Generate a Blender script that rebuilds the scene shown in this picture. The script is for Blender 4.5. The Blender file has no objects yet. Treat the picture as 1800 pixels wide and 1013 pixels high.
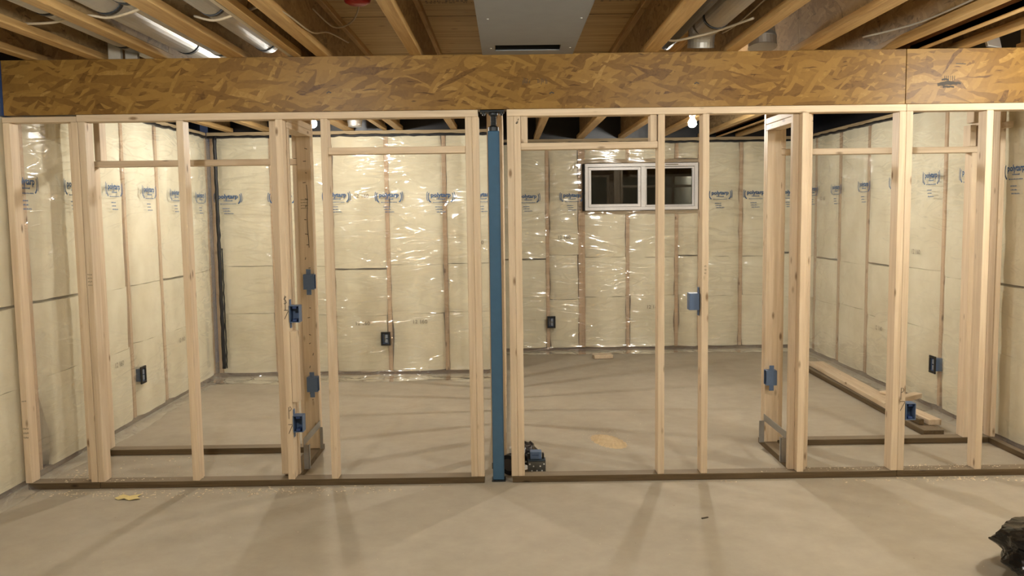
import bpy, bmesh, math, random
from mathutils import Vector, Matrix, noise

R = random.Random(7)
sc = bpy.context.scene
COL = sc.collection
PI = math.pi

# ------------------------------------------------------------------ camera
FPX = 1512.9
cam = bpy.data.cameras.new('camera'); camo = bpy.data.objects.new('camera', cam); COL.objects.link(camo)
cam.sensor_fit = 'HORIZONTAL'; cam.sensor_width = 36.0; cam.lens = 36.0 * FPX / 1800.0
cam.clip_start = 0.05; cam.clip_end = 60
pit, yaw, rol = 0.08904, 0.00430, 0.01358
cy, sy, cp, sp, cr, sr = math.cos(yaw), math.sin(yaw), math.cos(pit), math.sin(pit), math.cos(rol), math.sin(rol)
Rv = Vector((cy, -sy, 0)); Fv = Vector((sy * cp, cy * cp, -sp)); Uv = Vector((sy * sp, cy * sp, cp))
rt = Rv * cr - Uv * sr; up = Rv * sr + Uv * cr
M = Matrix((rt, up, -Fv)).transposed().to_4x4(); M.translation = Vector((0, -4.8568, 1.5649))
camo.matrix_world = M
sc.camera = camo

# ------------------------------------------------------------------ world, exposure
w = bpy.data.worlds.new('world'); sc.world = w; w.use_nodes = True
w.node_tree.nodes['Background'].inputs[0].default_value = (0.004, 0.005, 0.008, 1)
w.node_tree.nodes['Background'].inputs[1].default_value = 1.0
sc.view_settings.view_transform = 'Standard'
try: sc.view_settings.look = 'None'
except Exception: pass
sc.view_settings.gamma = 1.0
sc.view_settings.use_curve_mapping = False
sc.view_settings.exposure = 2.83
sc.cycles.max_bounces = 10
sc.cycles.diffuse_bounces = 6
sc.cycles.transparent_max_bounces = 16
sc.cycles.sample_clamp_indirect = 6.0
LAMP_RGB = (1.0, 0.965, 0.885)
# bulbs: (x, y, z, emission strength)
BULBS = [(-1.49, 1.87, 2.258, 228.0), (1.456, 1.95, 2.230, 265.0),
         (-1.30, -2.30, 2.300, 235.0), (1.27, -2.30, 2.300, 200.0), (2.93, -1.20, 2.300, 230.0)]

# ------------------------------------------------------------------ helpers
def tag(o, label=None, cat=None, group=None, kind=None):
    if label: o['label'] = label
    if cat: o['category'] = cat
    if group: o['group'] = group
    if kind: o['kind'] = kind
    return o

def empty(name, loc=(0, 0, 0), rz=0.0):
    o = bpy.data.objects.new(name, None); COL.objects.link(o)
    o.location = loc; o.rotation_euler = (0, 0, rz); o.empty_display_size = 0.1
    return o

def finish(name, bm, mat, parent=None, smooth=False, loc=None, rot=None):
    me = bpy.data.meshes.new(name); bm.to_mesh(me); bm.free()
    return link(name, me, mat, parent, smooth, loc, rot)

def link(name, me, mat, parent=None, smooth=False, loc=None, rot=None):
    if mat is not None and not me.materials: me.materials.append(mat)
    if smooth:
        for p in me.polygons: p.use_smooth = True
    o = bpy.data.objects.new(name, me); COL.objects.link(o)
    if parent is not None: o.parent = parent
    if loc is not None: o.location = loc
    if rot is not None: o.rotation_euler = rot
    return o

def add_box(bm, x0, x1, y0, y1, z0, z1, bev=0.0):
    r = bmesh.ops.create_cube(bm, size=1.0)
    vs = r['verts']
    for v in vs:
        v.co = Vector((x0 if v.co.x < 0 else x1, y0 if v.co.y < 0 else y1, z0 if v.co.z < 0 else z1))
    if bev > 0:
        es = list({e for v in vs for e in v.link_edges})
        bmesh.ops.bevel(bm, geom=es, offset=bev, segments=1, affect='EDGES', profile=0.5)

def box(name, x0, x1, y0, y1, z0, z1, mat, parent=None, bev=0.0025, rot=None):
    """box with its origin at its own middle; coordinates are in the parent's frame"""
    c = ((x0 + x1) / 2, (y0 + y1) / 2, (z0 + z1) / 2)
    bm = bmesh.new()
    add_box(bm, x0 - c[0], x1 - c[0], y0 - c[1], y1 - c[1], z0 - c[2], z1 - c[2], bev)
    return finish(name, bm, mat, parent, loc=c, rot=rot)

def wbox(name, x0, x1, y0, y1, z0, z1, mat, parent, **k):
    """world coordinates, under an unrotated parent Empty"""
    L = parent.location
    return box(name, x0 - L.x, x1 - L.x, y0 - L.y, y1 - L.y, z0 - L.z, z1 - L.z, mat, parent, **k)

def add_tube(bm, pts, rad, n=8, cap=True):
    pts = [Vector(p) for p in pts]
    rads = rad if isinstance(rad, (list, tuple)) else [rad] * len(pts)
    rings = []
    for i, p in enumerate(pts):
        a = pts[max(i - 1, 0)]; b = pts[min(i + 1, len(pts) - 1)]
        t = (b - a)
        if t.length < 1e-9: t = rings and lt or Vector((0, 0, 1))
        t = t.normalized(); lt = t
        ref = Vector((0, 0, 1)) if abs(t.z) < 0.9 else Vector((1, 0, 0))
        s = t.cross(ref).normalized(); u = s.cross(t).normalized()
        rings.append([bm.verts.new(p + (s * math.cos(2 * PI * k / n) + u * math.sin(2 * PI * k / n)) * rads[i]) for k in range(n)])
    for i in range(len(rings) - 1):
        for k in range(n):
            bm.faces.new((rings[i][k], rings[i][(k + 1) % n], rings[i + 1][(k + 1) % n], rings[i + 1][k]))
    if cap:
        bm.faces.new(list(reversed(rings[0]))); bm.faces.new(rings[-1])
    bmesh.ops.recalc_face_normals(bm, faces=bm.faces[:])

def add_lathe(bm, prof, n=24, c=(0, 0, 0)):
    rings = []
    for (r, z) in prof:
        if r < 1e-6: rings.append([bm.verts.new((c[0], c[1], c[2] + z))])
        else: rings.append([bm.verts.new((c[0] + r * math.cos(2 * PI * k / n), c[1] + r * math.sin(2 * PI * k / n), c[2] + z)) for k in range(n)])
    for a, b in zip(rings[:-1], rings[1:]):
        for k in range(n):
            if len(a) == 1 and len(b) == 1: continue
            if len(a) == 1: bm.faces.new((a[0], b[k], b[(k + 1) % n]))
            elif len(b) == 1: bm.faces.new((a[k], a[(k + 1) % n], b[0]))
            else: bm.faces.new((a[k], a[(k + 1) % n], b[(k + 1) % n], b[k]))
    bmesh.ops.recalc_face_normals(bm, faces=bm.faces[:])

def add_ribbon(bm, pts, width, y):
    """flat pen stroke in the x-z plane"""
    pts = [Vector((p[0], 0, p[1])) for p in pts]
    pr = None
    for i, p in enumerate(pts):
        t = (pts[min(i + 1, len(pts) - 1)] - pts[max(i - 1, 0)]).normalized()
        s = Vector((-t.z, 0, t.x)) * width / 2
        a = bm.verts.new((p.x + s.x, y, p.z + s.z)); b = bm.verts.new((p.x - s.x, y, p.z - s.z))
        if pr: bm.faces.new((pr[0], pr[1], b, a))
        pr = (a, b)

def text_mesh(body, size, bold=0.0):
    cu = bpy.data.curves.new('lettering', 'FONT'); cu.body = body; cu.size = size
    cu.align_x = 'CENTER'; cu.align_y = 'CENTER'; cu.offset = bold; cu.resolution_u = 2
    o = bpy.data.objects.new('lettering_source', cu); COL.objects.link(o)
    dg = bpy.context.evaluated_depsgraph_get(); dg.update()
    me = bpy.data.meshes.new_from_object(o.evaluated_get(dg))
    bpy.data.objects.remove(o); bpy.data.curves.remove(cu)
    me.transform(Matrix.Rotation(PI / 2, 4, 'X'))
    return me

# ------------------------------------------------------------------ materials
def new_mat(name):
    m = bpy.data.materials.new(name); m.use_nodes = True
    nt = m.node_tree; b = nt.nodes['Principled BSDF']
    return m, nt, b

def N(nt, typ, **k):
    n = nt.nodes.new(typ)
    for a, v in k.items():
        if a == 'inp':
            for i, val in v.items(): n.inputs[i].default_value = val
        else: setattr(n, a, v)
    return n

def plain(name, col, rough=0.6, metal=0.0, spec=0.5, bump=0.0, bscale=60.0):
    m, nt, b = new_mat(name)
    b.inputs['Base Color'].default_value = (*col, 1); b.inputs['Roughness'].default_value = rough
    b.inputs['Metallic'].default_value = metal
    b.inputs['Specular IOR Level'].default_value = spec
    tc = N(nt, 'ShaderNodeTexCoord')
    no = N(nt, 'ShaderNodeTexNoise', inp={'Scale': bscale, 'Detail': 4.0})
    nt.links.new(tc.outputs['Object'], no.inputs['Vector'])
    hs = N(nt, 'ShaderNodeMix', data_type='RGBA', blend_type='MULTIPLY', inp={0: 0.35})
    hs.inputs[6].default_value = (*col, 1)
    rmp = N(nt, 'ShaderNodeValToRGB'); rmp.color_ramp.elements[0].color = (.62, .62, .62, 1); rmp.color_ramp.elements[1].color = (1.2, 1.2, 1.2, 1)
    nt.links.new(no.outputs['Fac'], rmp.inputs[0]); nt.links.new(rmp.outputs[0], hs.inputs[7])
    nt.links.new(hs.outputs[2], b.inputs['Base Color'])
    if bump:
        bp = N(nt, 'ShaderNodeBump', inp={'Strength': bump, 'Distance': 0.004})
        nt.links.new(no.outputs['Fac'], bp.inputs['Height']); nt.links.new(bp.outputs[0], b.inputs['Normal'])
    return m

def offset_coords(nt):
    """object coordinates, shifted by a random amount per object"""
    tc = N(nt, 'ShaderNodeTexCoord'); oi = N(nt, 'ShaderNodeObjectInfo')
    ml = N(nt, 'ShaderNodeMath', operation='MULTIPLY', inp={1: 37.0})
    nt.links.new(oi.outputs['Random'], ml.inputs[0])
    ad = N(nt, 'ShaderNodeVectorMath', operation='ADD')
    nt.links.new(tc.outputs['Object'], ad.inputs[0]); nt.links.new(ml.outputs[0], ad.inputs[1])
    return ad.outputs[0], oi.outputs['Random']

def wood(name, axis, light, dark, knots=True, rough=0.62, stretch=14.0, var=0.12, dust=0.0):
    m, nt, b = new_mat(name)
    co, rnd = offset_coords(nt)
    sc_ = [stretch * 1.9] * 3; sc_[axis] = stretch * 0.09
    mp = N(nt, 'ShaderNodeMapping'); mp.inputs['Scale'].default_value = sc_
    nt.links.new(co, mp.inputs['Vector'])
    n1 = N(nt, 'ShaderNodeTexNoise', inp={'Scale': 1.6, 'Detail': 6.0, 'Roughness': 0.62, 'Distortion': 0.6})
    nt.links.new(mp.outputs[0], n1.inputs['Vector'])
    rp = N(nt, 'ShaderNodeValToRGB')
    rp.color_ramp.elements[0].position = 0.30; rp.color_ramp.elements[0].color = (*dark, 1)
    rp.color_ramp.elements[1].position = 0.66; rp.color_ramp.elements[1].color = (*light, 1)
    nt.links.new(n1.outputs['Fac'], rp.inputs[0])
    out = rp.outputs[0]
    # piece to piece difference
    mr = N(nt, 'ShaderNodeMapRange', inp={3: 1.0 - var, 4: 1.0 + var * 0.45})
    nt.links.new(rnd, mr.inputs[0])
    mu = N(nt, 'ShaderNodeMix', data_type='RGBA', blend_type='MULTIPLY', inp={0: 1.0})
    nt.links.new(out, mu.inputs[6]); nt.links.new(mr.outputs[0], mu.inputs[7]); out = mu.outputs[2]
    if knots:
        ks = [13.0] * 3; ks[axis] = 5.0
        mk = N(nt, 'ShaderNodeMapping'); mk.inputs['Scale'].default_value = ks
        nt.links.new(co, mk.inputs['Vector'])
        vo = N(nt, 'ShaderNodeTexVoronoi', inp={'Scale': 1.0, 'Randomness': 1.0})
        nt.links.new(mk.outputs[0], vo.inputs['Vector'])
        k1 = N(nt, 'ShaderNodeMapRange', inp={1: 0.06, 2: 0.16, 3: 0.92, 4: 0.0}); nt.links.new(vo.outputs['Distance'], k1.inputs[0])
        mx = N(nt, 'ShaderNodeMix', data_type='RGBA'); mx.inputs[7].default_value = (dark[0] * .35, dark[1] * .28, dark[2] * .22, 1)
        nt.links.new(k1.outputs[0], mx.inputs[0]); nt.links.new(out, mx.inputs[6]); out = mx.outputs[2]
    if dust:    # concrete and saw dust lying on the upward faces
        ge = N(nt, 'ShaderNodeNewGeometry'); sx = N(nt, 'ShaderNodeSeparateXYZ'); nt.links.new(ge.outputs['True Normal'], sx.inputs[0])
        d1 = N(nt, 'ShaderNodeMapRange', inp={1: 0.8, 2: 0.95, 3: 0.0, 4: dust}); nt.links.new(sx.outputs[2], d1.inputs[0])
        d2 = N(nt, 'ShaderNodeMix', data_type='RGBA'); d2.inputs[7].default_value = (.36, .30, .22, 1)
        nt.links.new(d1.outputs[0], d2.inputs[0]); nt.links.new(out, d2.inputs[6]); out = d2.outputs[2]
    nt.links.new(out, b.inputs['Base Color'])
    b.inputs['Roughness'].default_value = rough; b.inputs['Specular IOR Level'].default_value = 0.3
    bp = N(nt, 'ShaderNodeBump', inp={'Strength': 0.25, 'Distance': 0.002})
    nt.links.new(n1.outputs['Fac'], bp.inputs['Height']); nt.links.new(bp.outputs[0], b.inputs['Normal'])
    return m

def osb(name, ua, va, cols, rough=0.42, scale=1.0, spec=.4):
    m, nt, b = new_mat(name)
    co, rnd = offset_coords(nt)
    sp_ = N(nt, 'ShaderNodeSeparateXYZ'); nt.links.new(co, sp_.inputs[0])
    cb = N(nt, 'ShaderNodeCombineXYZ'); nt.links.new(sp_.outputs[ua], cb.inputs[0]); nt.links.new(sp_.outputs[va], cb.inputs[1])
    wn = N(nt, 'ShaderNodeTexNoise', inp={'Scale': 7.0 * scale, 'Detail': 2.0}); nt.links.new(cb.outputs[0], wn.inputs['Vector'])
    wv = N(nt, 'ShaderNodeVectorMath', operation='SCALE', inp={'Scale': 0.05 / scale}); nt.links.new(wn.outputs['Color'], wv.inputs[0])
    wa = N(nt, 'ShaderNodeVectorMath', operation='ADD'); nt.links.new(cb.outputs[0], wa.inputs[0]); nt.links.new(wv.outputs[0], wa.inputs[1])
    hs = []
    for ang, lx, ly, off in ((0.04, 5.2, 31, 0.0), (0.42, 6.4, 36, 5.3), (-0.33, 6.0, 38, 9.1), (1.0, 7.5, 42, 14.7)):
        mp = N(nt, 'ShaderNodeMapping', vector_type='TEXTURE')
        mp.inputs['Rotation'].default_value = (0, 0, ang); mp.inputs['Location'].default_value = (off, off * .7, 0)
        mp.inputs['Scale'].default_value = (1 / (lx * scale), 1 / (ly * scale), 1)
        nt.links.new(wa.outputs[0], mp.inputs['Vector'])
        vo = N(nt, 'ShaderNodeTexVoronoi', voronoi_dimensions='2D', inp={'Scale': 1.0, 'Randomness': 0.95})
        nt.links.new(mp.outputs[0], vo.inputs['Vector'])
        s2 = N(nt, 'ShaderNodeSeparateColor'); nt.links.new(vo.outputs['Color'], s2.inputs[0])
        o_ = s2.outputs[0]
        if ang > .9:
            q = N(nt, 'ShaderNodeMath', operation='MULTIPLY', inp={1: 0.955}); nt.links.new(o_, q.inputs[0]); o_ = q.outputs[0]
        hs.append(o_)
    h = hs[0]
    for x in hs[1:]:
        mxx = N(nt, 'ShaderNodeMath', operation='MAXIMUM'); nt.links.new(h, mxx.inputs[0]); nt.links.new(x, mxx.inputs[1]); h = mxx.outputs[0]
    wnz = N(nt, 'ShaderNodeTexWhiteNoise', noise_dimensions='1D'); nt.links.new(h, wnz.inputs['W'])
    fine = N(nt, 'ShaderNodeTexNoise', inp={'Scale': 60.0, 'Detail': 4.0}); nt.links.new(wa.outputs[0], fine.inputs['Vector'])
    big = N(nt, 'ShaderNodeTexNoise', inp={'Scale': 3.0, 'Detail': 2.0}); nt.links.new(wa.outputs[0], big.inputs['Vector'])
    m1 = N(nt, 'ShaderNodeMath', operation='MULTIPLY_ADD', inp={1: 0.62}); nt.links.new(wnz.outputs['Value'], m1.inputs[0])
    m2 = N(nt, 'ShaderNodeMath', operation='MULTIPLY', inp={1: 0.22}); nt.links.new(fine.outputs['Fac'], m2.inputs[0]); nt.links.new(m2.outputs[0], m1.inputs[2])
    m3 = N(nt, 'ShaderNodeMath', operation='MULTIPLY_ADD', inp={1: 0.22}); nt.links.new(big.outputs['Fac'], m3.inputs[0]); nt.links.new(m1.outputs[0], m3.inputs[2])
    rp = N(nt, 'ShaderNodeValToRGB'); e = rp.color_ramp.elements
    e[0].position = 0.14; e[0].color = (*cols[0], 1); e[1].position = 0.95; e[1].color = (*cols[-1], 1)
    pos = [0.24, 0.5, 0.8]
    for p_, c_ in zip(pos, cols[1:-1]):
        k = e.new(p_); k.color = (*c_, 1)
    nt.links.new(m3.outputs[0], rp.inputs[0])
    # dark slivers between strands
    ms = N(nt, 'ShaderNodeMapping'); ms.inputs['Scale'].default_value = (9, 75, 1); ms.inputs['Rotation'].default_value = (0, 0, .12); nt.links.new(wa.outputs[0], ms.inputs['Vector'])
    vs_ = N(nt, 'ShaderNodeTexNoise', inp={'Scale': 1.0, 'Detail': 1.5, 'Distortion': .5}); nt.links.new(ms.outputs[0], vs_.inputs['Vector'])
    kk = N(nt, 'ShaderNodeMapRange', inp={1: 0.66, 2: 0.74, 3: 0.0, 4: 0.75}); nt.links.new(vs_.outputs['Fac'], kk.inputs[0])
    dk = N(nt, 'ShaderNodeMix', data_type='RGBA'); dk.inputs[7].default_value = (cols[0][0] * .8, cols[0][1] * .7, cols[0][2] * .6, 1)
    nt.links.new(kk.outputs[0], dk.inputs[0]); nt.links.new(rp.outputs[0], dk.inputs[6]); nt.links.new(dk.outputs[2], b.inputs['Base Color'])
    b.inputs['Roughness'].default_value = rough; b.inputs['Specular IOR Level'].default_value = spec
    bp = N(nt, 'ShaderNodeBump', inp={'Strength': 0.35, 'Distance': 0.002})
    nt.links.new(h, bp.inputs['Height']); nt.links.new(bp.outputs[0], b.inputs['Normal'])
    return m

SPF_L, SPF_D = (0.74, 0.605, 0.44), (0.59, 0.455, 0.305)
stud_x = wood('spruce_x', 0, SPF_L, SPF_D); stud_y = wood('spruce_y', 1, SPF_L, SPF_D); stud_z = wood('spruce_z', 2, SPF_L, SPF_D)
PT_L, PT_D = (0.145, 0.10, 0.052), (0.075, 0.05, 0.024)
treated_x = wood('treated_x', 0, PT_L, PT_D, dust=.45); treated_y = wood('treated_y', 1, PT_L, PT_D, dust=.35)
flange_y = wood('joist_flange_wood', 1, (0.56, 0.37, 0.16), (0.36, 0.21, 0.075), knots=False, rough=0.55)
wallstud_z = wood('wall_stud_wood', 2, (0.64, 0.46, 0.30), (0.46, 0.31, 0.18), knots=True)
wallplate_x = wood('wall_plate_wood', 0, (0.48, 0.37, 0.22), (0.28, 0.2, 0.11), knots=False)
plate_dark = wood('sole_plate_wood', 0, (0.22, 0.15, 0.09), (0.12, 0.08, 0.05), knots=False)
osb_beam = osb('oriented_strand_beam', 0, 2, [(0.06, 0.024, 0.006), (0.145, 0.073, 0.016), (0.215, 0.116, 0.026), (0.27, 0.153, 0.037), (0.40, 0.245, 0.078)], rough=0.42, spec=.22)
osb_web = osb('oriented_strand_web', 1, 2, [(0.09, 0.055, 0.025), (0.24, 0.16, 0.075), (0.31, 0.205, 0.095), (0.37, 0.255, 0.125), (0.46, 0.33, 0.18)], rough=0.6, scale=1.2)
plywood = wood('subfloor_plywood', 0, (0.56, 0.40, 0.18), (0.34, 0.22, 0.085), knots=True, stretch=7.0, var=0.05)
lvl_red = wood('laminated_beam_wood', 1, (0.26, 0.12, 0.05), (0.14, 0.055, 0.022), knots=False)

def concrete():
    m, nt, b = new_mat('concrete_slab')
    tc = N(nt, 'ShaderNodeTexCoord')
    n1 = N(nt, 'ShaderNodeTexNoise', inp={'Scale': 1.1, 'Detail': 7.0, 'Roughness': 0.6, 'Distortion': 0.4})
    n2 = N(nt, 'ShaderNodeTexNoise', inp={'Scale': 7.0, 'Detail': 6.0, 'Roughness': 0.65})
    n3 = N(nt, 'ShaderNodeTexNoise', inp={'Scale': 90.0, 'Detail': 3.0})
    vo = N(nt, 'ShaderNodeTexVoronoi', inp={'Scale': 5.0})
    for n in (n1, n2, n3, vo): nt.links.new(tc.outputs['Object'], n.inputs['Vector'])
    a = N(nt, 'ShaderNodeMath', operation='MULTIPLY_ADD', inp={1: 0.45}); nt.links.new(n2.outputs['Fac'], a.inputs[0])
    c = N(nt, 'ShaderNodeMath', operation='MULTIPLY', inp={1: 0.5}); nt.links.new(n1.outputs['Fac'], c.inputs[0]); nt.links.new(c.outputs[0], a.inputs[2])
    rp = N(nt, 'ShaderNodeValToRGB'); e = rp.color_ramp.elements
    e[0].position = 0.3; e[0].color = (0.345, 0.302, 0.232, 1); e[1].position = 0.66; e[1].color = (0.445, 0.397, 0.315, 1)
    nt.links.new(a.outputs[0], rp.inputs[0])
    sp_ = N(nt, 'ShaderNodeMapRange', inp={1: 0.012, 2: 0.03, 3: 0.55, 4: 0.0}); nt.links.new(vo.outputs['Distance'], sp_.inputs[0])
    mx = N(nt, 'ShaderNodeMix', data_type='RGBA'); mx.inputs[7].default_value = (0.16, 0.13, 0.09, 1)
    nt.links.new(sp_.outputs[0], mx.inputs[0]); nt.links.new(rp.outputs[0], mx.inputs[6])
    nt.links.new(mx.outputs[2], b.inputs['Base Color'])
    b.inputs['Roughness'].default_value = 0.78; b.inputs['Specular IOR Level'].default_value = 0.25
    bp = N(nt, 'ShaderNodeBump', inp={'Strength': 0.12, 'Distance': 0.003})
    nt.links.new(n3.outputs['Fac'], bp.inputs['Height']); nt.links.new(bp.outputs[0], b.inputs['Normal'])
    return m
conc = concrete()

def batt_mat():
    m, nt, b = new_mat('fibreglass_batt')
    co, rnd = offset_coords(nt)
    n1 = N(nt, 'ShaderNodeTexNoise', inp={'Scale': 3.2, 'Detail': 6.0, 'Roughness': 0.6}); nt.links.new(co, n1.inputs['Vector'])
    n2 = N(nt, 'ShaderNodeTexNoise', inp={'Scale': 40.0, 'Detail': 5.0, 'Roughness': 0.7}); nt.links.new(co, n2.inputs['Vector'])
    rp = N(nt, 'ShaderNodeValToRGB'); e = rp.color_ramp.elements
    e[0].position = 0.3; e[0].color = (0.70, 0.645, 0.475, 1); e[1].position = 0.62; e[1].color = (0.82, 0.775, 0.61, 1)
    nt.links.new(n1.outputs['Fac'], rp.inputs[0]); nt.links.new(rp.outputs[0], b.inputs['Base Color'])
    b.inputs['Roughness'].default_value = 0.95; b.inputs['Specular IOR Level'].default_value = 0.05
    bp = N(nt, 'ShaderNodeBump', inp={'Strength': 0.5, 'Distance': 0.006})
    nt.links.new(n2.outputs['Fac'], bp.inputs['Height']); nt.links.new(bp.outputs[0], b.inputs['Normal'])
    return m
batt_m = batt_mat()

def thin_fresnel(nt, ior):
    """Fresnel factor of a thin sheet, the same from both of its sides"""
    ge = N(nt, 'ShaderNodeNewGeometry')
    mr = N(nt, 'ShaderNodeMapRange', inp={1: 0.0, 2: 1.0, 3: ior, 4: 1.0 / ior}); nt.links.new(ge.outputs['Backfacing'], mr.inputs[0])
    fr = N(nt, 'ShaderNodeFresnel'); nt.links.new(mr.outputs[0], fr.inputs['IOR'])
    return fr

def film_mat(name, wr, seed, gain=1.9):
    """clear polyethylene: see-through, with a glossy, creased skin"""
    m, nt, b = new_mat(name); nt.nodes.remove(b)
    out = nt.nodes['Material Output']
    tc = N(nt, 'ShaderNodeTexCoord')
    # slack swags plus sharp creases (ridges of stretched noises), stronger where the film is loose
    def ridge(rot, scl, ns, width, off, dist):
        mp = N(nt, 'ShaderNodeMapping'); mp.inputs['Location'].default_value = (seed * off, seed * 2, seed * 3 + off)
        mp.inputs['Rotation'].default_value = (0, rot, 0); mp.inputs['Scale'].default_value = scl
        nt.links.new(tc.outputs['Object'], mp.inputs['Vector'])
        n = N(nt, 'ShaderNodeTexNoise', inp={'Scale': ns, 'Detail': 1.0, 'Roughness': 0.4, 'Distortion': dist}); nt.links.new(mp.outputs[0], n.inputs['Vector'])
        su = N(nt, 'ShaderNodeMath', operation='SUBTRACT', inp={1: 0.5}); nt.links.new(n.outputs['Fac'], su.inputs[0])
        ab = N(nt, 'ShaderNodeMath', operation='ABSOLUTE'); nt.links.new(su.outputs[0], ab.inputs[0])
        r = N(nt, 'ShaderNodeMapRange', inp={1: 0.0, 2: width, 3: 1.0, 4: 0.0}); r.interpolation_type = 'SMOOTHSTEP'; nt.links.new(ab.outputs[0], r.inputs[0])
        return r.outputs[0], n.outputs['Fac']
    ra, fa = ridge(0.12, (0.8, 0.8, 3.6), 1.2, 0.034, 1.0, 1.0)
    rb, fb = ridge(0.75, (1.0, 1.0, 4.0), 1.3, 0.032, 2.3, 1.2)
    rc, fc = ridge(-0.9, (1.1, 1.1, 5.0), 1.4, 0.034, 3.7, 0.8)
    mask = N(nt, 'ShaderNodeTexNoise', inp={'Scale': 1.5, 'Detail': 1.0}); nt.links.new(tc.outputs['Object'], mask.inputs['Vector'])
    mk = N(nt, 'ShaderNodeMapRange', inp={1: 0.40, 2: 0.58, 3: 0.12, 4: 1.35}); nt.links.new(mask.outputs['Fac'], mk.inputs[0])
    acc = None
    for o_, k_ in ((ra, .50), (rb, .45), (rc, .30)):
        q = N(nt, 'ShaderNodeMath', operation='MULTIPLY_ADD', inp={1: k_, 2: 0.0}); nt.links.new(o_, q.inputs[0])
        if acc is not None: nt.links.new(acc, q.inputs[2])
        acc = q.outputs[0]
    q = N(nt, 'ShaderNodeMath', operation='MULTIPLY'); nt.links.new(acc, q.inputs[0]); nt.links.new(mk.outputs[0], q.inputs[1]); acc = q.outputs[0]
    for o_, k_ in ((fa, .7), (fb, .75)):
        q = N(nt, 'ShaderNodeMath', operation='MULTIPLY_ADD', inp={1: k_}); nt.links.new(o_, q.inputs[0]); nt.links.new(acc, q.inputs[2]); acc = q.outputs[0]
    bp = N(nt, 'ShaderNodeBump', inp={'Strength': wr, 'Distance': 0.022}); nt.links.new(acc, bp.inputs['Height'])
    tr = N(nt, 'ShaderNodeBsdfTransparent'); tr.inputs[0].default_value = (0.975, 0.97, 0.955, 1)
    gl = N(nt, 'ShaderNodeBsdfGlossy'); gl.inputs['Roughness'].default_value = 0.11; gl.inputs['Color'].default_value = (1, 1, 1, 1)
    df = N(nt, 'ShaderNodeBsdfDiffuse'); df.inputs[0].default_value = (0.8, 0.8, 0.8, 1)
    nt.links.new(bp.outputs[0], gl.inputs['Normal'])
    fr = thin_fresnel(nt, 1.5)
    fm = N(nt, 'ShaderNodeMath', operation='MULTIPLY', inp={1: gain}, use_clamp=True); nt.links.new(fr.outputs[0], fm.inputs[0])
    m0 = N(nt, 'ShaderNodeMixShader', inp={0: 0.09}); nt.links.new(tr.outputs[0], m0.inputs[1]); nt.links.new(df.outputs[0], m0.inputs[2])
    m1 = N(nt, 'ShaderNodeMixShader'); nt.links.new(fm.outputs[0], m1.inputs[0]); nt.links.new(m0.outputs[0], m1.inputs[1]); nt.links.new(gl.outputs[0], m1.inputs[2])
    nt.links.new(m1.outputs[0], out.inputs['Surface'])
    return m

vinyl = plain('white_vinyl', (0.78, 0.76, 0.74), 0.35, bump=0.02)
steel_blue = plain('blue_primer_steel', (0.048, 0.122, 0.215), 0.28, 0.0, 0.6, bump=0.05, bscale=25)
steel_dark = plain('dark_steel', (0.035, 0.04, 0.045), 0.45, 0.6)
galv = plain('galvanised_steel', (0.52, 0.505, 0.47), 0.5, 0.85, bump=0.08, bscale=18)
galv_dull = plain('dull_galvanised', (0.36, 0.355, 0.34), 0.4, 0.6)
galv_pan = plain('duct_pan_steel', (0.27, 0.29, 0.315), 0.55, 0.3, bump=0.05, bscale=9)
wood_reflect_pipe = plain('wood_reflection_steel', (0.40, 0.36, 0.30), 0.5, 0.4, bump=0.05)  # reflection of lit wood put into the steel's tan colour
box_blue = plain('blue_pvc', (0.10, 0.155, 0.27), 0.5)
box_deep = plain('deep_blue_pvc', (0.025, 0.055, 0.17), 0.4)
gasket = plain('black_rubber', (0.008, 0.008, 0.009), 0.5)
black_film = plain('black_poly', (0.006, 0.007, 0.011), 0.35, bump=0.3, bscale=14)
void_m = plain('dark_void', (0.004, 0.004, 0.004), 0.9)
bag_m = plain('black_bag_plastic', (0.010, 0.009, 0.008), 0.15, spec=0.3, bump=0.25, bscale=30)
red_m = plain('red_plastic', (0.42, 0.012, 0.012), 0.35)
cable_m = plain('cable_jacket', (0.50, 0.42, 0.30), 0.5)
porcelain = plain('white_porcelain', (0.75, 0.74, 0.7), 0.25)
ink_blue = plain('blue_print_ink', (0.03, 0.10, 0.24), 0.6)
ink_pale = plain('pale_print_ink', (0.16, 0.22, 0.30), 0.6)
ink_black = plain('black_print_ink', (0.05, 0.04, 0.03), 0.7)
ink_grey = plain('grey_print_ink', (0.26, 0.22, 0.15), 0.7)
saw_m = plain('sawdust', (0.74, 0.63, 0.45), 0.9)
scrap_m = plain('yellow_scrap', (0.70, 0.58, 0.26), 0.9)
poly_white = plain('white_panel', (0.45, 0.42, 0.36), 0.5)
blue_foam = plain('blue_foam', (0.02, 0.05, 0.16), 0.8)
earth_m = plain('night_well', (0.012, 0.012, 0.013), 0.9)
film_a = film_mat('vapour_film_back', 1.0, 3.1, 3.2)
film_b = film_mat('vapour_film_side', 0.45, 8.7, 1.4)

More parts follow.
